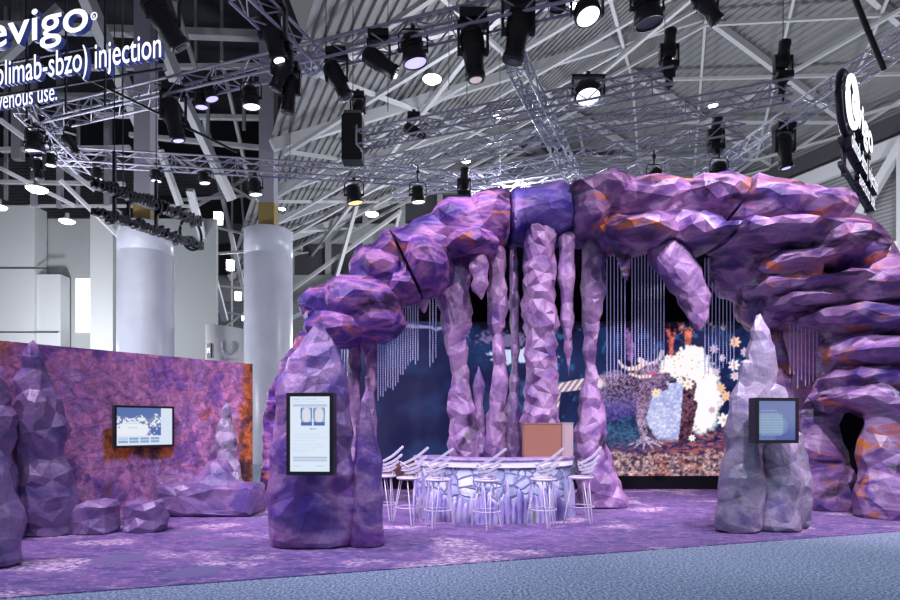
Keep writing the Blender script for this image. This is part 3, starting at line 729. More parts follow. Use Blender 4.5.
right = [ell(583, 212, 11.6, 22, 30, 1.1, K), ell(600, 199, 11.4, 28, 18, 1.1, K), ell(574, 194, 11.2, 10, 9, .8, K), ell(640, 208, 11.6, 50, 22, 1.2), ell(700, 206, 11.6, 55, 20, 1.2), ell(636, 236, 11.2, 34, 14, 1.0, K), ell(650, 222, 11.7, 40, 26, .9), ell(690, 238, 11.4, 30, 18, 1.0, K),
         ell(610, 238, 11.6, 16, 18, .8, K), ell(750, 212, 11.5, 50, 25, 1.2), ell(800, 216, 11.6, 42, 22, 1.2),
         # long top ledge with its big rounded nose
         ell(790, 236, 10.7, 62, 11, 1.0, K), ell(730, 238, 10.9, 42, 9, .9, K), ell(836, 246, 10.6, 34, 15, .9, K), ell(857, 252, 10.5, 19, 19, .7, K),
         # recessed core
         ell(745, 265, 12.0, 34, 34, .9), ell(800, 270, 11.9, 60, 40, .9), ell(764, 300, 11.9, 22, 32, .8), ell(870, 300, 11.7, 50, 50, .9), ell(875, 360, 11.4, 50, 60, .9), ell(800, 305, 11.9, 40, 26, .8),
         # lower ledges
         ell(786, 268, 11.0, 36, 12, .9, .2), ell(826, 284, 10.7, 44, 9, 1.0, K), ell(768, 290, 11.2, 20, 9, .9, K), ell(878, 290, 10.4, 40, 13, .9, K), ell(800, 303, 11.0, 32, 7, .9, K),
         ell(846, 318, 10.8, 44, 8, .9, .12), ell(895, 322, 10.5, 44, 13, .9, .2), ell(880, 352, 10.4, 42, 12, .9, .14), ell(850, 348, 10.8, 22, 10, .8, .14),
         ell(868, 378, 10.7, 44, 8, .8, .2), ell(905, 384, 10.3, 30, 12, .9, .2), ell(852, 398, 10.7, 32, 11, .8, .2), ell(898, 404, 10.4, 36, 12, .9, .2)]
right += chain([(622, 246, 12), (625, 266, 7), (627, 284, 2)], 11.2, .8)
legs = chain([(830, 392, 18), (820, 420, 19), (819, 450, 22), (823, 480, 26), (825, 505, 27)], 11.35, .8) + chain([(900, 398, 34), (899, 425, 31), (894, 455, 31), (888, 490, 31), (888, 512, 31)], 10.35, .8)
legs += chain([(765, 325, 15), (775, 360, 12), (782, 400, 12), (788, 440, 14), (790, 500, 16)], 11.9, .8)
S1 = (393, 240, 430, 316); S2 = (508, 195, 509, 262); S3 = (562, 190, 576, 262); S4 = (737, 186, 703, 262)
apart('rock_panel', left, M['arch_l'], faces=1000, amp=.12, freq=1.5, strata=.0, cuts=[cut_at(*S1, 11.5, -1)], seed=21, voro=.3)
apart('rock_panel', left, M['arch_l'], faces=650, amp=.12, freq=1.5, strata=.0, cuts=[cut_at(*S1, 11.5, 1), cut_at(*S2, 11.5, -1)], seed=22, voro=.3)
apart('rock_panel', left, M['arch_m'], faces=450, amp=.08, freq=1.1, cuts=[cut_at(*S2, 11.5, 1), cut_at(*S3, 11.5, -1)], seed=23, voro=.3)
apart('rock_panel', right, M['arch_r'], faces=850, amp=.11, freq=1.4, strata=.0, cuts=[cut_at(*S3, 11.5, 1, .0), cut_at(*S4, 11.4, -1)], seed=24, voro=.3)
apart('rock_panel', right+legs, M['arch_r'], faces=2700, amp=.11, freq=1.4, strata=.0, floor=zf, cuts=[cut_at(*S4, 11.4, 1)], seed=25, voro=.3)
# left foot of the arch
apart('rock_foot', chain([(284, 396, 15), (276, 420, 12), (272, 440, 8), (271, 455, 9), (275, 478, 14), (276, 500, 15)], 11.9, .8), M['arch_l'], faces=700, amp=.07, freq=1.8, floor=zf, h=.06, seed=26)
# hanging stalactites (part of the arch)
apart('stalactite', chain([(668, 255, 20), (684, 275, 19), (695, 300, 14), (699, 318, 9), (699, 330, 3)], 11.2, .8), M['column'], faces=450, amp=.06, freq=1.8, h=.05, seed=27)
apart('stalactite', chain([(477, 245, 9), (478, 265, 9), (480, 285, 7), (482, 299, 2)], 11.0, .8), M['column'], faces=300, amp=.06, freq=2.2, h=.045, seed=28)
apart('stalactite', chain([(567, 240, 9), (566, 280, 7.5), (567, 320, 6), (568, 350, 3.5), (569, 377, 1)], 11.3, .8), M['column'], faces=350, amp=.03, freq=2.2, h=.04, seed=29)
apart('stalactite', chain([(424, 290, 5), (423, 302, 6), (424, 312, 3)], 11.3, .8), M['column'], faces=120, amp=.03, freq=2.2, h=.045, seed=30)
# smooth flank behind the right leg
apart('side_flank', [ell(846, 330, 13.4, 62, 118, .9)]+[ell(790, 262, 13.4, 60, 62, .8)], M['side'], faces=700, amp=.04, freq=.8, floor=zf, h=.12, smooth=True, seed=31)

# ------------------------------------------------------------------ cave columns
def col_thing(name, label, pts, Y, m='column', seed=0, faces=900, amp=.08, freq=1.7, base=None, cat='rock column', fl_=.85):
    x = P(pts[-1][0], 0, Y).x
    return rthing(name, (x, Y, 0), label, cat, chain(pts, Y, fl_, .1), M[m], h=.05, amp=amp, freq=freq, faces=int(faces*.62), floor=zf, seed=seed)
col_thing('rock_column', 'leftmost bulging pillar of the cave front, swollen at the top and pinched halfway', [(455, 252, 9), (455, 272, 14), (455, 300, 16), (456, 325, 14), (458, 352, 9), (459, 380, 9.5), (461, 410, 13), (464, 440, 15), (464, 500, 16)], 11.4, seed=41, faces=1000)
col_thing('stalagmite', 'short pointed stalagmite behind the bar, right beside the leftmost pillar', [(479, 366, 3), (479, 385, 5.5), (479, 420, 7), (480, 500, 10)], 11.5, seed=42, faces=500, cat='stalagmite')
col_thing('rock_column', 'narrow pillar with a bulbous blue head, second from the left behind the bar', [(490, 242, 13), (496, 256, 8), (497, 290, 9), (497, 325, 9), (499, 355, 6.5), (499, 385, 6.5), (496, 420, 9), (495, 450, 10), (495, 500, 11)], 11.4, seed=43, faces=900)
col_thing('rock_column', 'thinnest dark pillar squeezed beside the massive central one', [(514, 246, 5), (514, 300, 5), (515, 350, 4.5), (515, 385, 5), (513, 415, 9), (512, 450, 9), (512, 500, 10)], 11.6, seed=44, faces=800, amp=.05)
col_thing('rock_column', 'massive straight faceted pillar in the middle of the cave front', [(540, 236, 17), (540, 270, 17), (540, 310, 17), (541, 350, 16), (540, 385, 16), (541, 420, 19), (541, 500, 19)], 11.3, seed=45, faces=1300, amp=.10, freq=2.0)
col_thing('rock_column', 'flared pillar at the right end of the bar, narrow in the middle with a spreading foot', [(590, 222, 12), (594, 250, 13), (593, 290, 12), (590, 330, 9), (591, 370, 7), (590, 400, 11), (590, 430, 16), (592, 460, 18), (599, 488, 21), (602, 502, 26)], 11.7, seed=46, faces=1300)
col_thing('rock_column', 'slim dark leg in shade right of the left kiosk, the one further left', [(352, 335, 9), (355, 370, 6), (356, 410, 7), (357, 500, 11)], 12.2, seed=47, faces=400, amp=.05)
col_thing('rock_column', 'slim orange-tinged leg in shade beside the left bead curtain', [(368, 335, 10), (371, 360, 7), (371, 385, 5), (369, 420, 8), (370, 500, 10)], 12.0, seed=48, faces=400, amp=.05)

# ------------------------------------------------------------------ dark interior behind the arch
YS = 15.0
def bx(name, x0, x1, y0, y1, z0, z1, m): return struct(MB().box(((x0+x1)/2, (y0+y1)/2, (z0+z1)/2), (x1-x0, y1-y0, z1-z0)).build(name, m))
XL = P(392, 0, 15.4).x; XR = P(800, 0, 15.4).x
bx('wall_cave_back', XL, XR, 15.35, 15.45, 0, 5.2, M['black'])
bx('wall_cave_back_low', P(335, 0, 15.4).x, XL, 15.35, 15.45, 0, 4.3, M['black'])
bx('ceiling_cave', P(402, 0, 12.2).x, P(790, 0, 12.2).x, 12.2, 15.4, 5.2, 5.28, M['black'])
bx('dark_sheet_cave_side', P(828, 0, 12.3).x, P(878, 0, 12.3).x, 12.25, 12.35, 0, 2.3, M['black'])  # black sheet added so the gap between the legs reads dark
bx('trim_30', P(340, 0, YS).x, P(800, 0, YS).x, YS-.15, YS+.2, 0, .33, M['black'])

# ------------------------------------------------------------------ LED wall picture
LX0, LX1 = 338, 800; LY0, LY1 = 322, 477
def rockpic(X, Y, lo, hi, s=1, thr=0):
    n = fbm(X/9*s, Y/7*s, 5); e = np.abs(fbm(X/6*s+40, Y/5*s, 4)-.5)*2; k = np.clip((n-.3)*2.2, 0, 1)*np.clip(e*3+.2, 0, 1)
    return np.array(lo)*(1-k[..., None])+np.array(hi)*k[..., None]
def paint_led(u, v):
    X = LX0+(LX1-LX0)*u; Y = LY1-(LY1-LY0)*v
    n = fbm(X/30, Y/24, 5); f = fbm(X/3, Y/3, 4)
    img = np.ones(u.shape+(3,))*np.array((.006, .010, .055)); img = img+(np.clip(n-.42, 0, 1)*1.0)[..., None]*np.array((.02, .07, .20))
    img = over(img, sst(.60, .72, fbm(X/6, Y/8+30, 5))*sst(450, 560, X)*.8, (.02, .12, .30))
    # distant opening of light and icy crust on top
    op = (1-sst(.8, 1.1, np.hypot((X-522)/30, (Y-356)/8)+(f-.5)*.9)); img = over(img, op, (.62, .72, 1.0))
    op = (1-sst(.7, 1.1, np.hypot((X-505)/26, (Y-338)/10)+(f-.5)*1.6))*.6; img = over(img, op, (.30, .22, .50))
    img = over(img, (1-sst(.6, 1.2, np.abs(Y-326-4*(n-.5)*6)/3+(f-.5)*1.4))*(X < 470)*.8, (.35, .30, .62))
    # purple and orange stalactites
    for (x, y0, l, c) in ((628, 322, 30, (.26, .12, .34)), (630, 345, 20, (.26, .12, .34)), (671, 330, 30, (.62, .14, .12)), (688, 332, 20, (.66, .18, .12)), (680, 322, 10, (.6, .2, .2)), (712, 322, 9, (.5, .4, .5)), (722, 322, 8, (.5, .4, .5)), (760, 322, 60, (.45, .14, .14)), (785, 322, 74, (.50, .16, .14)), (774, 322, 40, (.3, .1, .16))):
        d = seg(X, Y, x, y0, x+1, y0+l, 4.5, .6)+(fbm(X/2, Y/2, 3)-.5)*6; img = over(img, 1-sst(-1, 1, d), np.array(c)*(.15+1.6*f[..., None]))
    img = over(img, (1-sst(4, 13, Y-LY0+(f-.5)*14+(n-.5)*16))*sst(455, 480, X), (.002, .002, .006))
    img = over(img, (1-sst(.8, 1.3, np.hypot((X-625)/34, (Y-432)/10)))*.8, (.01, .01, .05))
    # floor of the scene
    gnd = sst(426, 438, Y+(n-.5)*14)*sst(595, 610, X); img = over(img, gnd, rockpic(X, Y, (.01, .01, .06), (.20, .09, .22), 2.6))
    img = over(img, gnd*sst(.5, .6, fbm(X/5, Y/1.6, 3))*sst(640, 680, X)*.8, (.45, .12, .09))
    cor = (1-sst(.6, 1.2, np.hypot((X-620)/26, (Y-434)/13)+(f-.5)*1.3)); img = over(img, cor*.85, rockpic(X, Y, (.01, .02, .10), (.06, .24, .40), 4.5))
    # bright cave of white light behind the creature
    wh = 1-sst(.85, 1.05, np.hypot((X-672)/30, (Y-410)/30)+(fbm(X/14, Y/14, 4)-.5)*.5)
    img = over(img, wh, rockpic(X, Y, (.36, .40, .80), (.90, .90, 1.0), 2.6))
    w2 = 1-sst(.8, 1.05, np.hypot((X-703)/19, (Y-396)/40)+(f-.5)*.4); img = over(img, w2, (1.0, .98, 1.0))
    # creature: ringed tail arch, back, haunch, legs, head, horns; scaly skin, pale on top and deep violet below
    g1 = fbm(X/1.6, Y/1.6, 3); sc = np.abs(np.sin(X*1.15+Y*.75+n*6)*np.sin(X*.65-Y*1.2+n*5))
    tex = np.clip(.16+.6*sc*g1+.9*(g1-.42)+.5*(n-.45), 0, 1)
    def skin(top, bot, lo, hi): 
        q = (sst(top, bot, Y))[..., None]; cc = np.array(lo)*(1-q)+np.array(hi)*q; return cc*(tex[..., None]*1.9)
    sk = skin(366, 418, (.46, .30, .50), (.08, .06, .30)); skd = skin(380, 450, (.24, .10, .17), (.14, .04, .07))
    tail = np.minimum(seg(X, Y, 556, 392, 553, 424, 4.5, 4), seg(X, Y, 558, 388, 602, 381, 4.5, 6)); img = over(img, 1-sst(-.6, .6, tail), (np.array((.85, .66, .80))*(.35+.65*(np.sin(X*1.1+Y*.8) > 0)[..., None])))
    body = np.minimum.reduce([seg(X, Y, 606, 398, 648, 383, 19, 12), seg(X, Y, 612, 402, 634, 402, 19, 13), seg(X, Y, 600, 386, 615, 382, 10, 12)])+(g1-.5)*2.5
    img = over(img, 1-sst(-.5, .9, body), sk); img = over(img, (1-sst(-4, 1, np.abs(body+2)-1.5))*.35, (.04, .02, .10))
    img = over(img, (1-sst(.5, 1.1, np.hypot((X-597)/9, (Y-383)/6)+(f-.5)*.4))*.9, (.92, .78, .90))
    l1 = np.minimum.reduce([seg(X, Y, 645, 392, 641, 418, 8, 5), seg(X, Y, 641, 418, 645, 440, 5, 4)]); img = over(img, 1-sst(-.6, .6, l1+(g1-.5)*1.5), skin(380, 445, (.28, .16, .32), (.46, .32, .52)))
    for k in range(6): a = R(5+30*k); img = over(img, 1-sst(-.4, .5, seg(X, Y, 645, 438, 645+19*math.cos(a), 443+6*math.sin(a), 1.8, .5)), skin(400, 500, (.6, .45, .65), (.5, .4, .7)))
    for (a, b, c, d, r1, r2) in ((690, 386, 686, 416, 6.5, 5), (686, 416, 681, 444, 4.5, 3), (693, 404, 688, 438, 4.5, 2.6)):
        img = over(img, 1-sst(-.6, .6, seg(X, Y, a, b, c, d, r1, r2)+(g1-.5)*2), skd)
    hd = np.minimum.reduce([seg(X, Y, 636, 374, 653, 371, 9, 9), seg(X, Y, 652, 374, 664, 387, 9, 4), seg(X, Y, 660, 376, 690, 380, 3, 1.2)])+(g1-.5)*2.5
    img = over(img, 1-sst(-.5, .8, hd), skin(358, 392, (.48, .32, .52), (.26, .14, .32))); img = over(img, (1-sst(-3, 1.5, np.abs(hd+1.5)-1.2))*.45, (.05, .02, .10))
    for q in (((619, 361), (622, 366), (629, 369), (637, 368), (645, 363), (640, 360)), ((648, 364), (655, 362), (661, 357), (662, 352)), ((630, 374), (640, 377), (650, 376))):
        for m_, (a, b) in enumerate(zip(q[:-1], q[1:])): img = over(img, 1-sst(-.4, .5, seg(X, Y, *a, *b, 1.1+.35*m_, 1.4+.35*m_)), np.array((.86, .62, .66))*(.55+.7*(np.sin(X*1.8) > -.2)[..., None]))
    img = over(img, 1-sst(-.4, .4, seg(X, Y, 648, 374, 658, 373, 1.1, .5)), (.75, .10, .25)); img = over(img, 1-sst(-.4, .4, seg(X, Y, 670, 382, 692, 380.5, 1.2, .8)), (.02, .01, .03))
    # bouquet of daisies and drifting flowers
    bq = 1-sst(.8, 1.05, np.minimum(np.hypot((X-680)/22, (Y-366)/12), np.hypot((X-692)/15, (Y-355)/10))+(np.cos(np.arctan2(Y-362, X-685)*15))*.08+(f-.5)*.6); img = over(img, bq, (.98, .95, .98))
    rs = np.random.RandomState(3)
    fl_ = [(rs.uniform(662, 708), rs.uniform(352, 382), 3.2, (1, .97, .98)) for _ in range(22)]
    fl_ += [(x, y, r, c) for (x, y, r, c) in ((735, 342, 5, (.95, .62, .5)), (714, 349, 4, (.6, .5, .8)), (745, 352, 4, (.62, .5, .78)), (722, 358, 3, (.75, .66, .9)), (734, 365, 5, (.95, .88, .96)), (745, 365, 3.5, (.8, .74, .92)), (735, 376, 4, (.78, .62, .86)), (721, 388, 4, (.88, .52, .4)), (726, 396, 4.5, (.92, .56, .42)), (721, 402, 3, (.94, .85, .95)), (724, 420, 6, (.97, .93, .98)), (692, 438, 3, (1, .98, 1)), (656, 393, 4, (.98, .78, .6)), (688, 384, 5, (.98, .88, .86)), (716, 372, 3.5, (.7, .55, .8)), (712, 410, 3, (.6, .4, .62)), (728, 452, 3.5, (.7, .3, .68)), (782, 396, 6, (.9, .4, .2)), (790, 388, 5, (.85, .3, .25)), (770, 402, 5, (.6, .25, .5)))]
    for (x, y, r, c) in fl_:
        th = np.arctan2(Y-y, X-x); d = np.hypot(X-x, Y-y)-r*(1+.22*np.cos(th*7)); img = over(img, 1-sst(-.5, .5, d), c); img = over(img, 1-sst(r*.22, r*.36, np.hypot(X-x, Y-y)), (.95, .50, .12) if x > 655 else c)
    # rock ledge in front
    lg_ = sst(0, 2, Y-(452+7*(fbm(X/10, X*0+3, 3)-.5)*2)); rk = rockpic(X, Y, (.03, .015, .04), (1.0, .62, .66), 3.2)*(.35+1.1*fbm(X/3.5+7, Y/3, 3)[..., None]); rk = over(rk, (sst(.55, .68, fbm(X/12, Y/9, 3)))*.55, rockpic(X, Y, (.10, .02, .02), (.85, .28, .14), 3.2))
    img = over(img, lg_*sst(560, 600, X), rk); img = over(img, sst(0, 2, Y-462-8*(fbm(X/9, X*0+7, 3)-.5))*(X < 470), rockpic(X, Y, (.04, .02, .04), (.42, .16, .12), 2.2))
    return img
led = empty('led_wall', (P(569, 0, YS).x, YS, 0), 'large video wall at the back of the cave, showing a horned scaly creature and daisies', 'video wall')
x0, x1 = P(LX0, 0, YS).x, P(LX1, 0, YS).x; z0, z1 = P(0, LY1, YS).z, P(0, LY0, YS).z
MB().box(((x0+x1)/2-led.location.x, .12, (z0+z1)/2), (x1-x0+.06, .16, z1-z0+.06)).build('housing', M['fix'], led)
picture('display', (x0-led.location.x, 0, z0), (x1-led.location.x, 0, z0), z1-z0, 620, 210, paint_led, M['scr_led'], led)

# ------------------------------------------------------------------ bead curtains (stuff)
M['bead'] = mat('silver_beads', (.50, .48, .80), .3, .3, emit=(.35, .38, .85), es=.12)
def curtain(px0, px1, n, topf, botf, Y, label, r=.011):
    mb = MB(); vs = []; fs = []; x0 = P((px0+px1)/2, 0, Y).x
    for i in range(n):
        px = px0+(px1-px0)*i/max(1, n-1); a = P(px, topf(px), Y); b = P(px, botf(px, i), Y); L = a.z-b.z; m = max(4, int(L/.045)); st = len(vs)
        for k in range(m+1):
            z = a.z-L*k/m
            for (zz, rr) in ((z, r*.45), (z-.022, r*1.25)):
                for q in range(4): t = math.pi/2*q; vs.append((a.x-x0+rr*math.cos(t), rr*math.sin(t), zz))
        rings = 2*(m+1)
        for k in range(rings-1):
            for q in range(4): fs.append((st+4*k+q, st+4*k+(q+1) % 4, st+4*k+4+(q+1) % 4, st+4*k+4+q))
    mb.add(vs, fs, True); o = mb.build('bead_curtain', M['bead']); o.location = (x0, Y, 0); tag(o, label, 'bead curtain', kind='stuff')
rj = random.Random(4)
curtain(378, 418, 17, lambda p: 300-(p-378)*.22-6, lambda p, i: 402-(p-378)*1.15+rj.uniform(-5, 5), 11.9, 'stepped bead curtain under the left lobe of the arch, strands growing longer to the left')
curtain(430, 436, 3, lambda p: 282, lambda p, i: 366-(p-430)*1.5, 12.0, 'narrow three-strand bead curtain left of the leftmost cave pillar')
curtain(342, 350, 4, lambda p: 340, lambda p, i: 395+rj.uniform(-4, 4), 12.3, 'small dim bead curtain directly right of the left kiosk tip')
curtain(607, 625, 6, lambda p: 244, lambda p, i: 376+rj.uniform(-3, 3), 12.2, 'long bead curtain next to the flared pillar')
curtain(632, 664, 11, lambda p: 252, lambda p, i: 362+rj.uniform(-6, 10), 12.2, 'widest bead curtain, hanging above the horned creature')
curtain(705, 734, 9, lambda p: 258, lambda p, i: 368+rj.uniform(-8, 8), 12.2, 'bead curtain right of the hanging rock tongue')
curtain(790, 817, 8, lambda p: 325, lambda p, i: 382+rj.uniform(-10, 14), 11.6, 'short bead curtain in the side opening by the right kiosk')
#@@BAR
# ------------------------------------------------------------------ bar counter
BX, BY, BRX, BRY, BH = P(494, 0, 10.6).x, 10.75, 1.40, 1.12, 1.05
bar = empty('bar_counter', (BX, BY, 0), 'curved white-topped bar with a cobblestone front, in the middle of the booth', 'bar')
def arcp(t, s=1): return (BRX*s*math.cos(t), BRY*s*math.sin(t))
T0, T1, NA = R(180), R(360), 120
t = NT('bar_stone', .4)
vc = t.mapping((1, 1, 1.25)); ns = t.n('ShaderNodeTexNoise'); ns.inputs['Scale'].default_value = 3; t.l(vc, ns.inputs['Vector'])
mx = t.mix(.12, vc, ns.outputs['Color'])
ed = t.voro(5.6, mx, 'DISTANCE_TO_EDGE'); cc = t.voro(5.6, mx, 'F1', 'Color'); sp = t.n('ShaderNodeSeparateColor'); t.l(cc, sp.inputs[0])
st = t.ramp(sp.outputs[0], [(0, (.17, .20, .38)), (.5, (.34, .38, .54)), (1, (.56, .60, .72))])
st = t.mix(.6, st, t.ramp(t.noise(18, None, 4), [(.3, (.6, .6, .7)), (.7, (1, 1, 1))]), 'MULTIPLY')
c = t.mix(t.bw(ed, .02, .06), (.12, .12, .30), st); t.bump(t.bw(ed, .0, .14), .8, .03); M['stone'] = t.col(c)
def shell(s, z0, z1, prof=None):
    vs = []; fs = []
    for k in range(NA+1):
        a = T0+(T1-T0)*k/NA
        for (ss, z) in prof: x, y = arcp(a, ss); vs.append((x, y, z))
    m = len(prof)
    for k in range(NA):
        for j in range(m-1): a = k*m+j; fs.append((a, a+m, a+m+1, a+1))
    return vs, fs
mb = MB(); mb.add(*shell(1, 0, BH, [(.80, zf), (.97, zf), (.97, .1), (.97, BH-.10), (.80, BH-.10)]), True); mb.build('stone_front', M['stone'], bar)
t = NT('counter_top', .3); M['ctop'] = t.col(t.ramp(t.noise(6, None, 4), [(.4, (.20, .14, .34)), (.6, (.34, .26, .48))]))
mb = MB(); mb.add(*shell(1, 0, 0, [(.66, BH-.05), (1.02, BH-.05), (1.03, BH-.02), (1.02, BH+.012), (.66, BH+.012), (.66, BH-.05)])); mb.build('countertop', M['ctop'], bar)
mb = MB(); mb.add(*shell(1, 0, 0, [(.96, BH-.14), (1.00, BH-.14), (1.012, BH-.05), (.96, BH-.05)])); mb.build('light_band', mat('bar_light_band', (.9, .88, 1), .4, emit=(.8, .78, 1), es=.25), bar)
# stalagmite drapery low on the front
vs = []; fs = []; NB = 520; NZ = 12; rr = random.Random(8)
hts = [rr.uniform(.22, .62) for _ in range(60)]
for k in range(NB+1):
    fpos = k/NB*44; i = int(fpos) % 60; f = fpos-int(fpos); prof = math.sin(math.pi*f)**.7 if 0 < f < 1 else 0
    top = .10+(hts[i])*prof**.6; a = T0+(T1-T0)*k/NB
    for j in range(NZ+1):
        z = top*j/NZ; thick = (.012+.06*prof*(1-(j/NZ)**2)**.5)*(1 if j < NZ else .0)
        n_ = mnoise.noise(Vector((k*.05, z*6, 3)))*.012; x, y = arcp(a, .972+thick*.9+max(n_, 0)); vs.append((x, y, zf+z))
for k in range(NB):
    for j in range(NZ): a = k*(NZ+1)+j; fs.append((a, a+NZ+1, a+NZ+2, a+1))
mb = MB(); mb.add(vs, fs, True)
t = NT('drapery_rock', .45); M['drape'] = t.col(t.ramp(t.noise(5, t.mapping((1, 1, .4)), 4), [(.3, (.16, .13, .42)), (.45, (.34, .30, .62)), (.55, (.50, .44, .70)), (.7, (.30, .34, .36))]))
mb.build('stalagmite_skirt', M['drape'], bar)
# wooden box and paler box on the counter's inner side
t = NT('box_wood', .5); wvn = t.n('ShaderNodeTexWave', bands_direction='Z'); wvn.inputs['Scale'].default_value = 9; wvn.inputs['Distortion'].default_value = 2.5; t.l(t.mapping((1, 1, 1)), wvn.inputs['Vector'])
M['wood'] = t.col(t.ramp(wvn.outputs['Fac'], [(0, (.30, .13, .09)), (1, (.35, .16, .11))]))
Yx = 10.35
def carton(px0, px1, py0, m, label, name, dep=.28):
    x0, x1 = P(px0, 0, Yx).x, P(px1, 0, Yx).x; z0 = BH+.012; z1 = P(0, py0, Yx-dep/2).z
    e = empty(name, ((x0+x1)/2, Yx, z0), label, 'box'); w = x1-x0; hh = z1-z0
    mb = MB(); mb.box((0, -dep/2+.01, hh/2), (w, .02, hh)); mb.box((0, dep/2-.01, hh/2), (w, .02, hh)); mb.box((-w/2+.01, 0, hh/2), (.02, dep-.04, hh)); mb.box((w/2-.01, 0, hh/2), (.02, dep-.04, hh)); mb.box((0, 0, .01), (w-.04, dep-.04, .02))
    mb.build('case', m, e); MB().box((0, 0, hh+.008), (w+.012, dep+.012, .016)).build('lid', m, e)
carton(523, 560, 424, M['wood'], 'reddish-brown wooden box standing on the bar', 'wooden_box')
carton(561, 572, 423.5, mat('pale_ply', (.46, .34, .36), .5), 'small pale wooden box right beside the brown one on the bar', 'pale_box', .2)

# ------------------------------------------------------------------ stools
def make_stool(e):
    mb = MB(); mb.lathe([(.17, .725), (.195, .735), (.20, .748), (.195, .762), (.15, .768)], n=28); mb.build('seat', M['white'], e)
    for k in range(3):
        a = R(-90+120*k); ca, sa = math.cos(a), math.sin(a); tx, ty = -sa, ca
        top = [Vector((ca*.13+tx*s, sa*.13+ty*s, .735)) for s in (.055, -.055)]
        bot = [Vector((ca*.265+tx*s, sa*.265+ty*s, .04)) for s in (.022, -.022)]; tip = Vector((ca*.27, sa*.27, .012))
        MB().path([top[0], bot[0], tip, bot[1], top[1]], .0085).build('leg', M['white'], e)
    mb = MB(); mb.path([(.205*math.cos(R(10*k)), .205*math.sin(R(10*k)), .285) for k in range(36)], .009, closed=True); mb.build('foot_ring', M['white'], e)
    # zigzag back bracket on the camera side and the feathered wing of slats
    yb = -.17
    mb = MB(); mb.path([(.10, -.12, .755), (.12, yb, .80), (-.05, yb-.01, .92), (-.17, yb+.02, 1.02)], .009); mb.path([(.02, -.15, .755), (.10, yb, .81)], .009)
    mb.path([(.12, yb, .80), (-.02, yb, .86), (-.16, yb+.02, .88)], .008); mb.build('back_bracket', M['white'], e)
    for (x0, z0, x1, z1) in ((-.17, .965, .27, 1.225), (-.15, .915, .25, 1.09), (-.13, .875, .19, .985), (-.10, .835, .14, .90)):
        a = Vector((x0, yb+.03, z0)); b = Vector((x1, yb+.02, z1)); m_ = (a+b)/2+Vector((.02, -.05, -.012))
        mb = MB()
        for p, q in ((a, (a+m_)/2+Vector((0, -.012, -.004))), ((a+m_)/2+Vector((0, -.012, -.004)), m_), (m_, (b+m_)/2+Vector((0, -.012, .0))), ((b+m_)/2+Vector((0, -.012, .0)), b)): mb.bar(p, q, .014, .038)
        mb.rod(b+Vector((0, .007, 0)), b-Vector((0, .007, 0)), .019, n=10); mb.build('back_slat', M['white'], e)
stools = [(384, 9.95, 30, 'white wire bar stool furthest left, mostly hidden behind the left kiosk spire'), (409, 9.55, 16, 'white winged bar stool at the left end of the bar, second from left'),
          (438, 9.25, -14, 'white winged bar stool before the left part of the bar, third from left'), (487, 9.12, 0, 'white winged bar stool at the centre of the bar, fourth from left'),
          (543, 9.3, 10, 'white winged bar stool right of the central stool, fifth from left'), (581, 9.65, 24, 'white winged bar stool at the right end of the bar')]
proto = None
for (px, Y, rz, lab) in stools:
    if proto is None:
        proto = empty('bar_stool', (0, 0, 0), lab, 'stool', 'white wire bar stools along the bar'); make_stool(proto); o = proto
        kids = children(proto)
    else:
        o = proto.copy(); COL.objects.link(o); o['label'] = lab
        for ch in kids: c_ = ch.copy(); COL.objects.link(c_); c_.parent = o
    o.location = (P(px, 0, Y).x, Y, zf); o.rotation_euler = (0, 0, R(rz))
#@@RIG
# ------------------------------------------------------------------ lighting trusses
ZT = 10.3
TR = []
def tz(px, py): return PZ(px, py, ZT)
def truss(a, b, label, s=.42, drop=0):
    a = Vector(a)-Vector((0, 0, drop)); b = Vector(b)-Vector((0, 0, drop)); TR.append((a.copy(), b.copy())); d = (b-a); L = d.length; d.normalize(); u = d.cross(Vector((0, 0, 1))).normalized(); w = Vector((0, 0, 1))
    e = empty('lighting_truss', (a+b)/2, label, 'truss', 'aluminium lighting trusses over the booth'); c = e.location.copy(); a = a-c; b = b-c; h = s/2
    for (i, j) in ((-1, -1), (-1, 1), (1, -1), (1, 1)):
        o_ = u*h*i+w*h*j; MB().rod(a+o_, b+o_, .034, n=8).build('chord', M['alu'], e)
    mb = MB(); n = max(2, int(L/.5)); st = L/n
    for k in range(n):
        p = a+d*st*k; q = a+d*st*(k+1); sg = 1 if k % 2 else -1
        for f_ in (-1, 1):
            mb.rod(p+u*h*f_-w*h*sg, q+u*h*f_+w*h*sg, .018, n=5, cap=False)
            mb.rod(p-u*h*sg+w*h*f_, q+u*h*sg+w*h*f_, .018, n=5, cap=False)
        if k % 4 == 0:
            for f_ in (-1, 1): mb.rod(p+u*h*f_-w*h, p+u*h*f_+w*h, .016, n=5, cap=False)
            for f_ in (-1, 1): mb.rod(p-u*h+w*h*f_, p+u*h+w*h*f_, .016, n=5, cap=False)
    mb.build('lacing', M['alu'], e)
    return e
truss(tz(44, 120), tz(575, -4), 'long aluminium lighting truss across the top left, rising to the upper edge')
truss(tz(22, 106), tz(84, 168), 'short truss at the far left under the hanging letters, joining two long ones')
truss(tz(42, 155), tz(500, 182), 'level aluminium truss across the left, passing in front of the round columns')
truss(tz(238, -12), tz(318, 66), 'steep truss segment dropping from the top edge at upper left centre')
truss(tz(360, 140), tz(674, 79), 'upper truss of the middle fan, ending at the tall lamp above the arch')
truss(tz(360, 170), tz(792, 90), 'long middle-fan truss with a bright gleam, ending at the tall right lamp')
truss(tz(395, 192), tz(746, 128), 'third truss of the middle fan, ending right of the arch crown')
truss(tz(470, 196), tz(742, 156), 'lowest truss of the middle fan, just above the arch crown')
truss(tz(516, 62), tz(580, 190), 'steep truss crossing the middle fan at its centre')
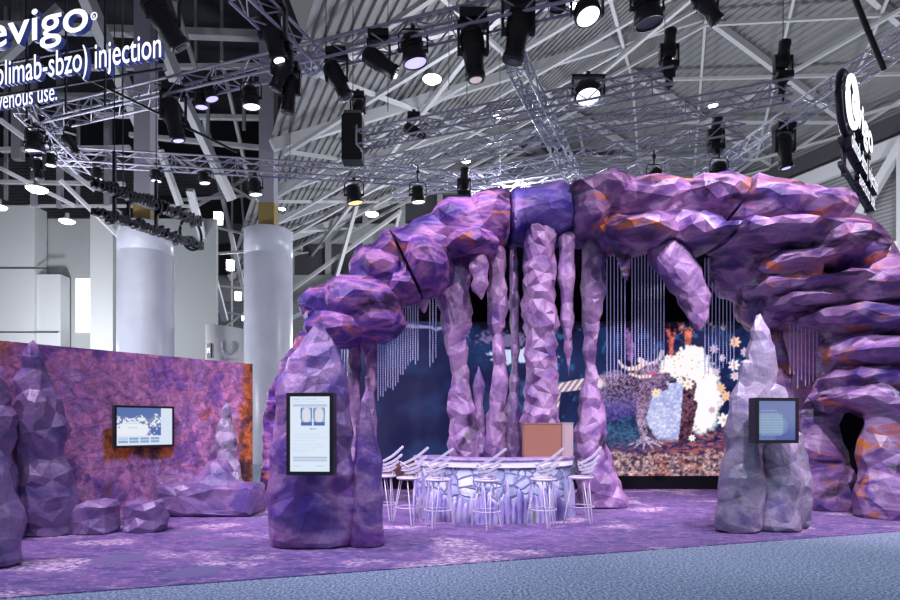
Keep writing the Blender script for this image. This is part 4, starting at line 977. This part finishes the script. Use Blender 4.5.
truss(tz(912, 34), tz(700, 182), 'steep truss at the right, rising to the right edge beside the edge-on sign')
# thin hanging cables
M['cable'] = mat('steel_cable', (.05, .05, .06), .5)
cabs = [(122, 100, 30), (123, 98, 190), (326, -5, 55), (388, -5, 112), (467, -5, 105), (500, 90, 175), (665, 90, 185), (783, 0, 45), (290, 100, 180), (449, 30, 90)]
for (px, y0, y1), lab in zip([(c_[0], min(c_[1:]), max(c_[1:])) for c_ in cabs], ['above the hanging letters', 'through the letters to the dark sign back', 'left of the pendulum-like lamp', 'down to the rear lamp behind the middle fan', 'beside the long-snouted lamp', 'crossing the middle fan near its junction', 'purple-lit, dropping to the arch crown', 'holding the tall right lamp', 'beside the round column post', 'short and dark at top centre']):
    Y = 15
    for (ta, tb) in TR:
        k = (px-450)/F; d_ = tb-ta; q = (k*ta.y-ta.x)/(d_.x-k*d_.y)
        if 0 < q < 1 and abs(PZ(px, y1, ZT).y-(ta.y+d_.y*q)) < 2.5: Y = ta.y+d_.y*q
    a = P(px, y0, Y); b = P(px, y1, Y); a.z = max(a.z, 15.5)
    o = MB().rod((0, 0, 0), (0, 0, a.z-b.z), .012, n=5).build('hanging_cable', M['cable']); o.location = b; tag(o, 'thin dark hanging cable, '+lab, 'cable', 'thin cables in the rigging')

# ------------------------------------------------------------------ lamps: three kinds, real lathe-turned bodies
def head_profile(mb, rot, L, r):    # long moving head, snout along -Z of rot
    mb.lathe([(r*.55, L*.42), (r*.92, L*.36), (r, L*.2), (r*1.0, -L*.02), (r*.82, -L*.12), (r*.78, -L*.38), (r*.86, -L*.40), (r*.86, -L*.50), (r*.70, -L*.50)], n=18, rot=rot)
    for k in range(4): mb.lathe([(r*1.04, L*(.08+.06*k)), (r*1.04, L*(.10+.06*k))], n=18, rot=rot)
def lamp(kind, px, py, Y, size, tilt, pan, lens, label, clampup=.35):
    """px,py = centre of the head; size = head length in metres; tilt from straight down (deg, towards the picture's right), pan about the vertical"""
    c = P(px, py, Y); name = {'head': 'moving_head_lamp', 'par': 'par_lamp', 'wash': 'wash_lamp'}[kind]
    e = empty(name, c, label, 'stage lamp'); e.rotation_euler = (0, 0, R(pan)); L = size
    flip = tilt > 90
    if flip: tilt -= 180
    best = None
    for (ta, tb) in TR:      # hang it from the truss it belongs to
        k = (px-450)/F; d_ = tb-ta; den = d_.x-k*d_.y
        if abs(den) < 1e-6: continue
        q = (k*ta.y-ta.x)/den
        if -.03 <= q <= 1.03:
            y_ = ta.y+d_.y*q
            if best is None or abs(y_-Y) < abs(best-Y): best = y_
    if best is not None and abs(best-Y) < 2.4:
        size *= best/Y; L = size; Y = best; c = P(px, py, Y); e.location = c
    if flip: e.rotation_euler = (0, R(180), R(pan))
    rot = Matrix.Rotation(R(-tilt), 3, 'Y')@Matrix.Rotation(R(-14 if kind == 'wash' else 4), 3, 'X')
    if kind == 'head':
        r = L*.22; mb = MB(); head_profile(mb, rot, L, r); mb.build('head', M['fix'], e)
        mb = MB(); mb.lathe([(r*.52, -L*.502), (r*.48, -L*.515)], n=18, rot=rot); mb.build('lens', M[lens], e)
        mb = MB(); up = L*.48
        for s in (-1, 1): mb.box((s*r*1.22, 0, up*.5), (r*.22, r*.8, up*1.15)); mb.rod((s*r*.95, 0, 0), (s*r*1.3, 0, 0), r*.35, n=12)
        mb.box((0, 0, up*1.05), (r*2.66, r*.9, r*.3)); mb.build('yoke', M['fix2'], e)
        mb = MB(); mb.box((0, 0, up*1.05+r*.55), (r*2.3, r*1.8, r*.75)); mb.build('base', M['fix'], e); top = up*1.05+r*.9
    elif kind == 'par':
        r = L*.42; mb = MB(); mb.lathe([(r*.35, L*.5), (r*.7, L*.45), (r*.8, L*.25), (r*.82, 0), (r*.97, -L*.2), (r, -L*.42), (r*.9, -L*.42), (r*.86, -L*.3)], n=22, rot=rot)
        for k in range(3): mb.lathe([(r*.9, L*(.05+.12*k)), (r*.9, L*(.09+.12*k))], n=18, rot=rot)
        mb.build('can', M['fix'], e)
        mb = MB(); mb.lathe([(r*.86, -L*.385), (r*.5, -L*.40), (.01, -L*.405)], n=22, rot=rot); mb.build('lens', M[lens], e)
        mb = MB(); mb.path([(r*1.12, 0, 0), (r*1.12, 0, L*.55), (r*.8, 0, L*.72), (-r*.8, 0, L*.72), (-r*1.12, 0, L*.55), (-r*1.12, 0, 0)], r*.08)
        for s in (-1, 1): mb.rod((s*r*.8, 0, 0), (s*r*1.2, 0, 0), r*.16, n=10)
        mb.build('yoke', M['fix2'], e); top = L*.72
    else:
        r = L*.5; mb = MB(); mb.lathe([(r*.5, L*.34), (r*.85, L*.28), (r, L*.1), (r, -L*.16), (r*.9, -L*.2), (r*.85, -L*.17)], n=26, rot=rot); mb.build('drum', M['fix'], e)
        mb = MB(); mb.lathe([(r*.84, -L*.175), (.01, -L*.18)], n=26, rot=rot); mb.build('lens', M[lens], e)
        mb = MB()
        for s in (-1, 1): mb.box((s*r*1.15, 0, L*.25), (r*.15, r*.4, L*.7))
        mb.box((0, 0, L*.6), (r*2.45, r*.4, L*.1)); mb.build('yoke', M['fix2'], e); top = L*.62
    gap = (c.z-ZT+.21 if flip else ZT-.21-c.z)-top
    clampup = max(.12, min(2.2, gap+.04))
    mb = MB(); mb.rod((0, 0, top-.01), (0, 0, top+clampup), .028, n=8); mb.box((0, 0, top+clampup*.55), (.10, .09, .10)); mb.build('clamp', M['fix2'], e)
    return e
J = [('par', 35, 143, 16.6, .60, 0, 0, 'lens_p', 'black can lamp with violet lens at the far left, under the hanging letters'),
 ('head', 38, 168, 16.8, .62, 6, 0, 'lens_o', 'black slim lamp pointing straight down beside the far-left violet can lamp'),
 ('par', 50, 160, 18.6, .42, 0, 10, 'lens_w', 'small can lamp with white beam, first of the row under the level truss'),
 ('head', 70, 143, 17.5, .60, 40, 40, 'lens_o', 'dark tilted moving lamp at the corner of the left trusses'),
 ('par', 97, 174, 19.5, .42, 0, 0, 'lens_w', 'can lamp with white beam above the dark sign back, second of the lower-left row'),
 ('par', 156, 176, 19.8, .42, 0, 0, 'lens_w', 'can lamp with white beam in front of the left round column post'),
 ('par', 204, 178, 20.0, .44, 8, 0, 'lens_w', 'can lamp between the two round columns, tilted slightly right'),
 ('par', 255, 188, 20.2, .56, 6, 0, 'lens_w', 'larger can lamp with white beam beside the second round column post'),
 ('par', 201, 101, 16.0, .42, 5, 0, 'lens_p', 'left one of a close pair of can lamps under the long upper-left truss'),
 ('par', 210, 93, 15.5, .42, 18, 0, 'lens_p', 'right, higher one of a close pair of can lamps under the long upper-left truss'),
 ('par', 251, 98, 15.2, .56, 4, 0, 'lens_w', 'can lamp with big bright lens alone under the long truss, left of the steep truss'),
 ('head', 173, 118, 16.0, 1.15, 14, 30, 'lens_p', 'long dark moving lamp hanging under the long truss right of the hanging letters'),
 ('head', 163, 20, 11.5, 1.05, 38, 30, 'lens_o', 'big dark moving lamp cut by the top edge, above the tail of the letters'),
 ('head', 273, 36, 12.4, 1.0, 14, 0, 'lens_w', 'big black moving lamp with small white eye on the steep truss'),
 ('head', 282, 72, 12.8, .80, -22, 0, 'lens_o', 'black moving lamp hanging just below the white-eyed one, snout turned left'),
 ('head', 290, 93, 13.2, .85, -8, 0, 'lens_o', 'lowest black moving lamp of the cluster on the steep truss'),
 ('head', 337, 79, 13.8, .92, 28, 0, 'lens_o', 'slim black lamp with drum base swinging right like a pendulum'),
 ('head', 379, 62, 13.6, .92, 58, 0, 'lens_o', 'black moving lamp tilted strongly to the right beneath the long truss'),
 ('par', 413, 51, 13.4, .68, 12, 0, 'lens_p', 'big can lamp with pale blue lens at top centre-left'),
 ('head', 473, 52, 12.8, 1.15, 6, 0, 'lens_s', 'long-snouted black moving lamp at top centre, pointing down'),
 ('head', 518, 32, 12.0, 1.15, -10, 0, 'lens_o', 'largest black moving lamp at top centre, next to the long-snouted one'),
 ('par', 558, 1, 12.5, .40, 0, 0, 'lens_o', 'small dark can cut by the top edge between two bigger lamps'),
 ('wash', 587, 13, 12.4, .56, 12, 0, 'lens_w', 'round wash lamp with pale blue lens at the top edge, right of centre'),
 ('par', 647, 9, 12.4, .72, 10, 0, 'lens_o', 'dark can lamp at the top edge above the tall arch lamp'),
 ('head', 706, 6, 12.2, .80, 40, 0, 'lens_o', 'dark tilted moving lamp cut by the top edge, right of the dark can'),
 ('wash', 588, 93, 14.6, .66, 0, 0, 'lens_w', 'round wash lamp with a large white disc in front of the middle truss fan'),
 ('head', 669, 46, 14.8, .80, 172, 0, 'lens_o', 'tall black lamp standing upright at the end of the upper fan truss'),
 ('head', 669, 76, 14.9, .50, 5, 0, 'lens_o', 'compact black lamp slung below the upright one at the end of the upper fan truss'),
 ('head', 783, 57, 15.4, .80, 170, 0, 'lens_o', 'tall black lamp standing upright at the end of the long middle-fan truss'),
 ('head', 781, 84, 15.5, .45, 5, 0, 'lens_o', 'compact black lamp slung at the end of the long middle-fan truss'),
 ('head', 716, 131, 17.3, .80, 172, 0, 'lens_o', 'upright black lamp at the end of the third fan truss'),
 ('par', 719, 172, 18.6, .60, 0, 0, 'lens_o', 'dark can lamp directly above the arch crown at right'),
 ('par', 654, 176, 19, .50, -40, 0, 'lens_o', 'dark small lamp cluster resting just above the arch crown'),
 ('head', 784, 150, 16.8, 1.0, 10, 0, 'lens_p', 'black moving lamp with violet eye under the steep right truss'),
 ('head', 358, 112, 17.0, .75, -18, 0, 'lens_o', 'black tube-like lamp on top of the black rigging case'),
 ('par', 354, 195, 19.8, .66, 10, 0, 'lens_a', 'black lamp with glowing amber eye under the black rigging case'),
 ('par', 418, 195, 19.8, .58, 4, 0, 'lens_w', 'can lamp with white beam right of the amber one'),
 ('head', 414, 131, 17.2, .70, 70, 0, 'lens_o', 'black moving lamp lying sideways on the upper fan truss'),
 ('head', 464, 180, 19.5, .75, 175, 0, 'lens_o', 'narrow black upright lamp above the left shoulder of the arch'),
 ('par', 443, 2, 13, .4, 0, 0, 'lens_o', 'tiny dark fitting on the long truss at the top edge')]
for j in J[:-1]: lamp(*j)
# black case hanging at the truss junction
Yc = 18.35; cs = empty('rigging_case', P(353, 141, Yc), 'black box-shaped hoist case at the junction of the left and middle trusses', 'case')
mb = MB(); mb.box((0, 0, 0), (.62, .5, 1.35)); mb.box((0, 0, .71), (.56, .46, .07)); mb.build('housing', M['fix'], cs)
mb = MB(); mb.path([(.16, -.27, .35), (.16, -.33, .3), (.16, -.33, -.25), (.3, -.33, -.4), (.3, -.27, -.45)], .03); mb.build('handle', M['alu'], cs)
MB().rod((0, 0, .75), (0, 0, 6.5), .015, n=6).build('hoist_chain', M['cable'], cs)
mb = MB(); mb.box((0, 0, .80), (.5, .4, .1)); mb.build('top_plate', mat('olive_plate', (.22, .20, .14), .6), cs)

# hall bay lights
def bay(px, py, Y, w, label, tube=False, rz=0):
    e = empty('bay_light', P(px, py, Y), label, 'ceiling light', 'hall bay lights'); r = w*Y/F/2
    if tube:
        MB().box((0, 0, 0), (r*2, r*1.2, r*3.2)).build('diffuser', M['bay'], e); MB().box((0, r*.8, 0), (r*2.4, r*.3, r*3.6)).build('housing', M['steel_w'], e)
    else:
        MB().lathe([(.01, -r*.30), (r*.7, -r*.28), (r, -r*.06), (r, 0)], n=24).build('diffuser', M['bay'], e)
        MB().lathe([(r*1.02, .0), (r*.8, r*.25), (r*.3, r*.5), (r*.28, r*1.1), (.01, r*1.12)], n=24).build('reflector', M['steel_w'], e)
bay(432, 79, 26, 18, 'brightest round bay light, hanging under the roof at top centre')
bay(37, 189, 24, 19, 'starry round bay light at the left, under the far-left can lamps')
bay(67, 221, 26, 14, 'round bay light lower left, in front of the panelled wall')
bay(-1, 207, 28, 14, 'round bay light cut by the left edge')
bay(372, 214, 36, 13, 'round bay light just left of the arch, beside the amber lamp')
bay(466, 161, 30, 9, 'small bay light seen behind the lower fan trusses')
bay(497, 117, 30, 8, 'small bay light seen through the upper fan truss')
bay(713, 106, 30, 9, 'small gleaming bay light behind the long middle-fan truss')
bay(574, 6, 24, 9, 'small bay light peeking beside the wash lamp at the top edge')
bay(282, 209, 32, 7, 'tiny round bay light at the second round column post')
bay(218, 218, 34, 7, 'upright glowing light panel, topmost of the row between the round columns', True)
bay(230, 265, 38, 6, 'upright glowing light panel, second of the row between the round columns', True)
bay(238, 296, 42, 5, 'upright glowing light panel, third of the row between the round columns', True)
bay(244, 317, 45, 4, 'smallest glowing light panel, lowest of the row between the round columns', True)

# ------------------------------------------------------------------ hanging letter signs
def letters(e, body, A, B, h, name='lettering', depth=.10, bold=0, mats=('sign_face', 'sign_side'), dz=0):
    """one line of raised letters from A to B (bottom left to bottom right, world), height h; faces -normal side"""
    A = Vector(A); B = Vector(B); w = (B-A).length; me = text_mesh(body, 1, .03, bold)
    fit(me, w, h)
    lo = min(v.co.z for v in me.vertices); hi = max(v.co.z for v in me.vertices)
    for v in me.vertices: v.co.z = (v.co.z-lo)/(hi-lo)*depth-depth
    me.materials.clear(); me.materials.append(M[mats[1]]); me.materials.append(M[mats[0]])
    for p in me.polygons: p.material_index = 1 if p.normal.z > .9 else 0
    o = bpy.data.objects.new(name, me); COL.objects.link(o); o.parent = e
    d = (B-A).normalized(); o.rotation_euler = Matrix((d, Vector((0, 0, 1)), d.cross(Vector((0, 0, 1))))).transposed().to_euler()
    o.location = A-e.location; return o
Yl, Yr = 11.0, 10.15; dirv = (P(161, 0, Yr).xy-P(0, 0, Yl).xy).normalized()
def onsign(px, z):      # point on the sign's vertical plane seen at column px
    p0 = P(0, 0, Yl).xy; k = (px-450)/F; s = (k*p0.y-p0.x)/(dirv.x-k*dirv.y); q = p0+dirv*s; return Vector((q.x, q.y, z))
def zat(px, py): q = onsign(px, 0); return CAMZ+(HY-py)/F*q.y
sg = empty('hanging_sign', onsign(60, zat(60, 60)), 'hanging sign of glowing white 3D letters with blue sides at the upper left corner', 'sign')
letters(sg, 'evigo', onsign(-13, zat(40, 50)), onsign(88, zat(40, 50)), .76, depth=.10, bold=.006)
letters(sg, 'olimab-sbzo) injection', onsign(-5, zat(60, 83)), onsign(161, zat(60, 83)), .60, depth=.09, bold=.004)
letters(sg, 'avenous use.', onsign(-8, zat(20, 106)), onsign(57, zat(20, 106)), .22, depth=.06, bold=.0)
mb = MB(); q = onsign(94, zat(94, 16)); q = q-sg.location; mb.path([q+Vector((dirv.x, dirv.y, 0))*.06*math.cos(R(15*k))+Vector((0, 0, .06*math.sin(R(15*k)))) for k in range(24)], .008, closed=True)
mb.build('registered_ring', M['sign_face'], sg)
letters(sg, 'R', onsign(93.2, zat(94, 18)), onsign(95.2, zat(94, 18)), .05, depth=.02, name='registered_letter')
nrm = Vector((-dirv.y, dirv.x, 0))
mb = MB()
for py in (44, 78): 
    a = onsign(-30, zat(40, py))+nrm*.30; b = onsign(80 if py < 70 else (150 if py < 90 else 60), zat(40, py))+nrm*.30; mb.bar(a-sg.location, b-sg.location, .035)
for px in (10, 50, 90): mb.bar(onsign(px, zat(40, 105))+nrm*.33-sg.location, onsign(px, zat(40, -20))+nrm*.33-sg.location, .03)
mb.build('frame', M['sign_dark'], sg)
# face seen edge-on at the right
A = P(852, 0, 12.4); B = P(882, 0, 15.6); dr = (B.xy-A.xy).normalized()
s2 = empty('hanging_sign', Vector((A.x, A.y, P(0, 120, 12.4).z)), 'narrow hanging letter sign seen almost edge-on, under the steep right truss', 'sign')
zz = P(0, 122, 12.4).z
def e2(s, z): q = A.xy+dr*s; return Vector((q.x, q.y, z))
letters(s2, 'evigo', e2(0, zz), e2(2.8, zz), .85, depth=.18, bold=.03, mats=('sign_face', 'sign_dark'))
letters(s2, 'olimab-sbzo) injection', e2(.0, zz-.62), e2(3.6, zz-.62), .50, depth=.14, bold=.01, mats=('sign_face', 'sign_dark'))
letters(s2, 'avenous use.', e2(.9, zz-1.0), e2(3.2, zz-1.0), .22, depth=.10, mats=('sign_face', 'sign_dark'))
mb = MB(); n2 = Vector((-dr.y, dr.x, 0))
mb.path([e2(.1+.55*math.cos(R(15*k)), zz+.45+.50*math.sin(R(15*k)))-s2.location for k in range(24)], .045, n=8, closed=True)
mb.build('ring', M['sign_face'], s2)
mb = MB(); mb.path([e2(.1+.68*math.cos(R(15*k)), zz+.45+.62*math.sin(R(15*k)))+n2*.14-s2.location for k in range(24)], .07, n=8, closed=True); mb.build('ring_backing', M['sign_dark'], s2)
mb = MB()
for dz in (.4, -.4, -.9): mb.bar(e2(-.3, zz+dz)+n2*.16-s2.location, e2(3.4, zz+dz)+n2*.16-s2.location, .09)
for s in (.2, 1.8, 3.2): mb.bar(e2(s, zz-1)+n2*.18-s2.location, e2(s, zz+1.2)+n2*.18-s2.location, .07)
mb.build('frame', M['sign_dark'], s2)
# reverse side of the third face, dark against the round column
A3 = P(92, 0, 14.2); B3 = P(200, 0, 17.0); d3 = (B3.xy-A3.xy).normalized(); z3 = P(0, 205, 14.2).z
s3 = empty('hanging_sign', Vector((A3.x, A3.y, z3)), 'dark back of a hanging letter sign, two studded rows before the left round column', 'sign')
def e3(s, z): q = A3.xy+d3*s; return Vector((q.x, q.y, z))
L3 = (B3.xy-A3.xy).length
letters(s3, 'injection (olimab-sbzo', e3(L3*.98, z3+.28), e3(L3*.02, z3+.28), .42, depth=.16, bold=.03, mats=('sign_dark', 'sign_dark'))
letters(s3, 'noitcejni bamilo evigo', e3(L3, z3-.36), e3(L3*.04, z3-.36), .40, depth=.16, bold=.03, mats=('sign_dark', 'sign_dark'))
mb = MB()
for dz in (.5, -.16): mb.bar(e3(0, z3+dz)-s3.location, e3(L3, z3+dz)-s3.location, .12)
for s in (.18, .55): mb.bar(e3(L3*s, z3-.2)-s3.location, e3(L3*s, z3+1.5 if s < .5 else z3+1.2)-s3.location, .07)
mb.path([e3(L3*.90+.36*math.cos(R(15*k)), z3+.10+.42*math.sin(R(15*k)))-s3.location for k in range(24)], .04, closed=True)
mb.build('frame', M['sign_dark'], s3)
mb = MB()
for s in (.18, .55): mb.rod(e3(L3*s, z3+1.1)-s3.location, e3(L3*s, 17.05)-s3.location, .012, n=5)
mb.build('suspension_cable', M['fix'], s3)
mb = MB()
for k in range(26):
    for dz in (.62, -.10):
        p = e3(L3*(k+.5)/26, z3+dz+rj.uniform(-.06, .06))-s3.location; q = p-Vector((-d3.y, d3.x, 0))*.16; mb.rod(p, q, .05, n=8)
for dz in (.62, -.10): mb.bar(e3(0, z3+dz)-s3.location, e3(L3, z3+dz)-s3.location, .07)
mb.bar(e3(L3*.3, z3-.10)-s3.location, e3(L3*.3, z3+.62)-s3.location, .07)
mb.build('stud_rail', M['fix2'], s3)
# slanting black poles
o = MB().rod((0, 0, 0), P(142, 152, 17)+(P(85, 78, 15)-P(142, 152, 17))*2-P(142, 152, 17), .02).build('slanting_pole', M['fix']); 
bpy.data.objects.remove(o)
def pole(a, b, r, label):
    o = MB().rod((0, 0, 0), Vector(b)-Vector(a), r, n=8).build('slanting_pole', M['fix']); o.location = a; tag(o, label, 'pole')
pole(P(78, 74, 15), P(237, 152, 16), .035, 'thin black pole slanting down right behind the hanging letters')
pole(P(853, -6, 13), P(884, 70, 13.4), .06, 'black pole slanting from the top edge to the steep right truss')
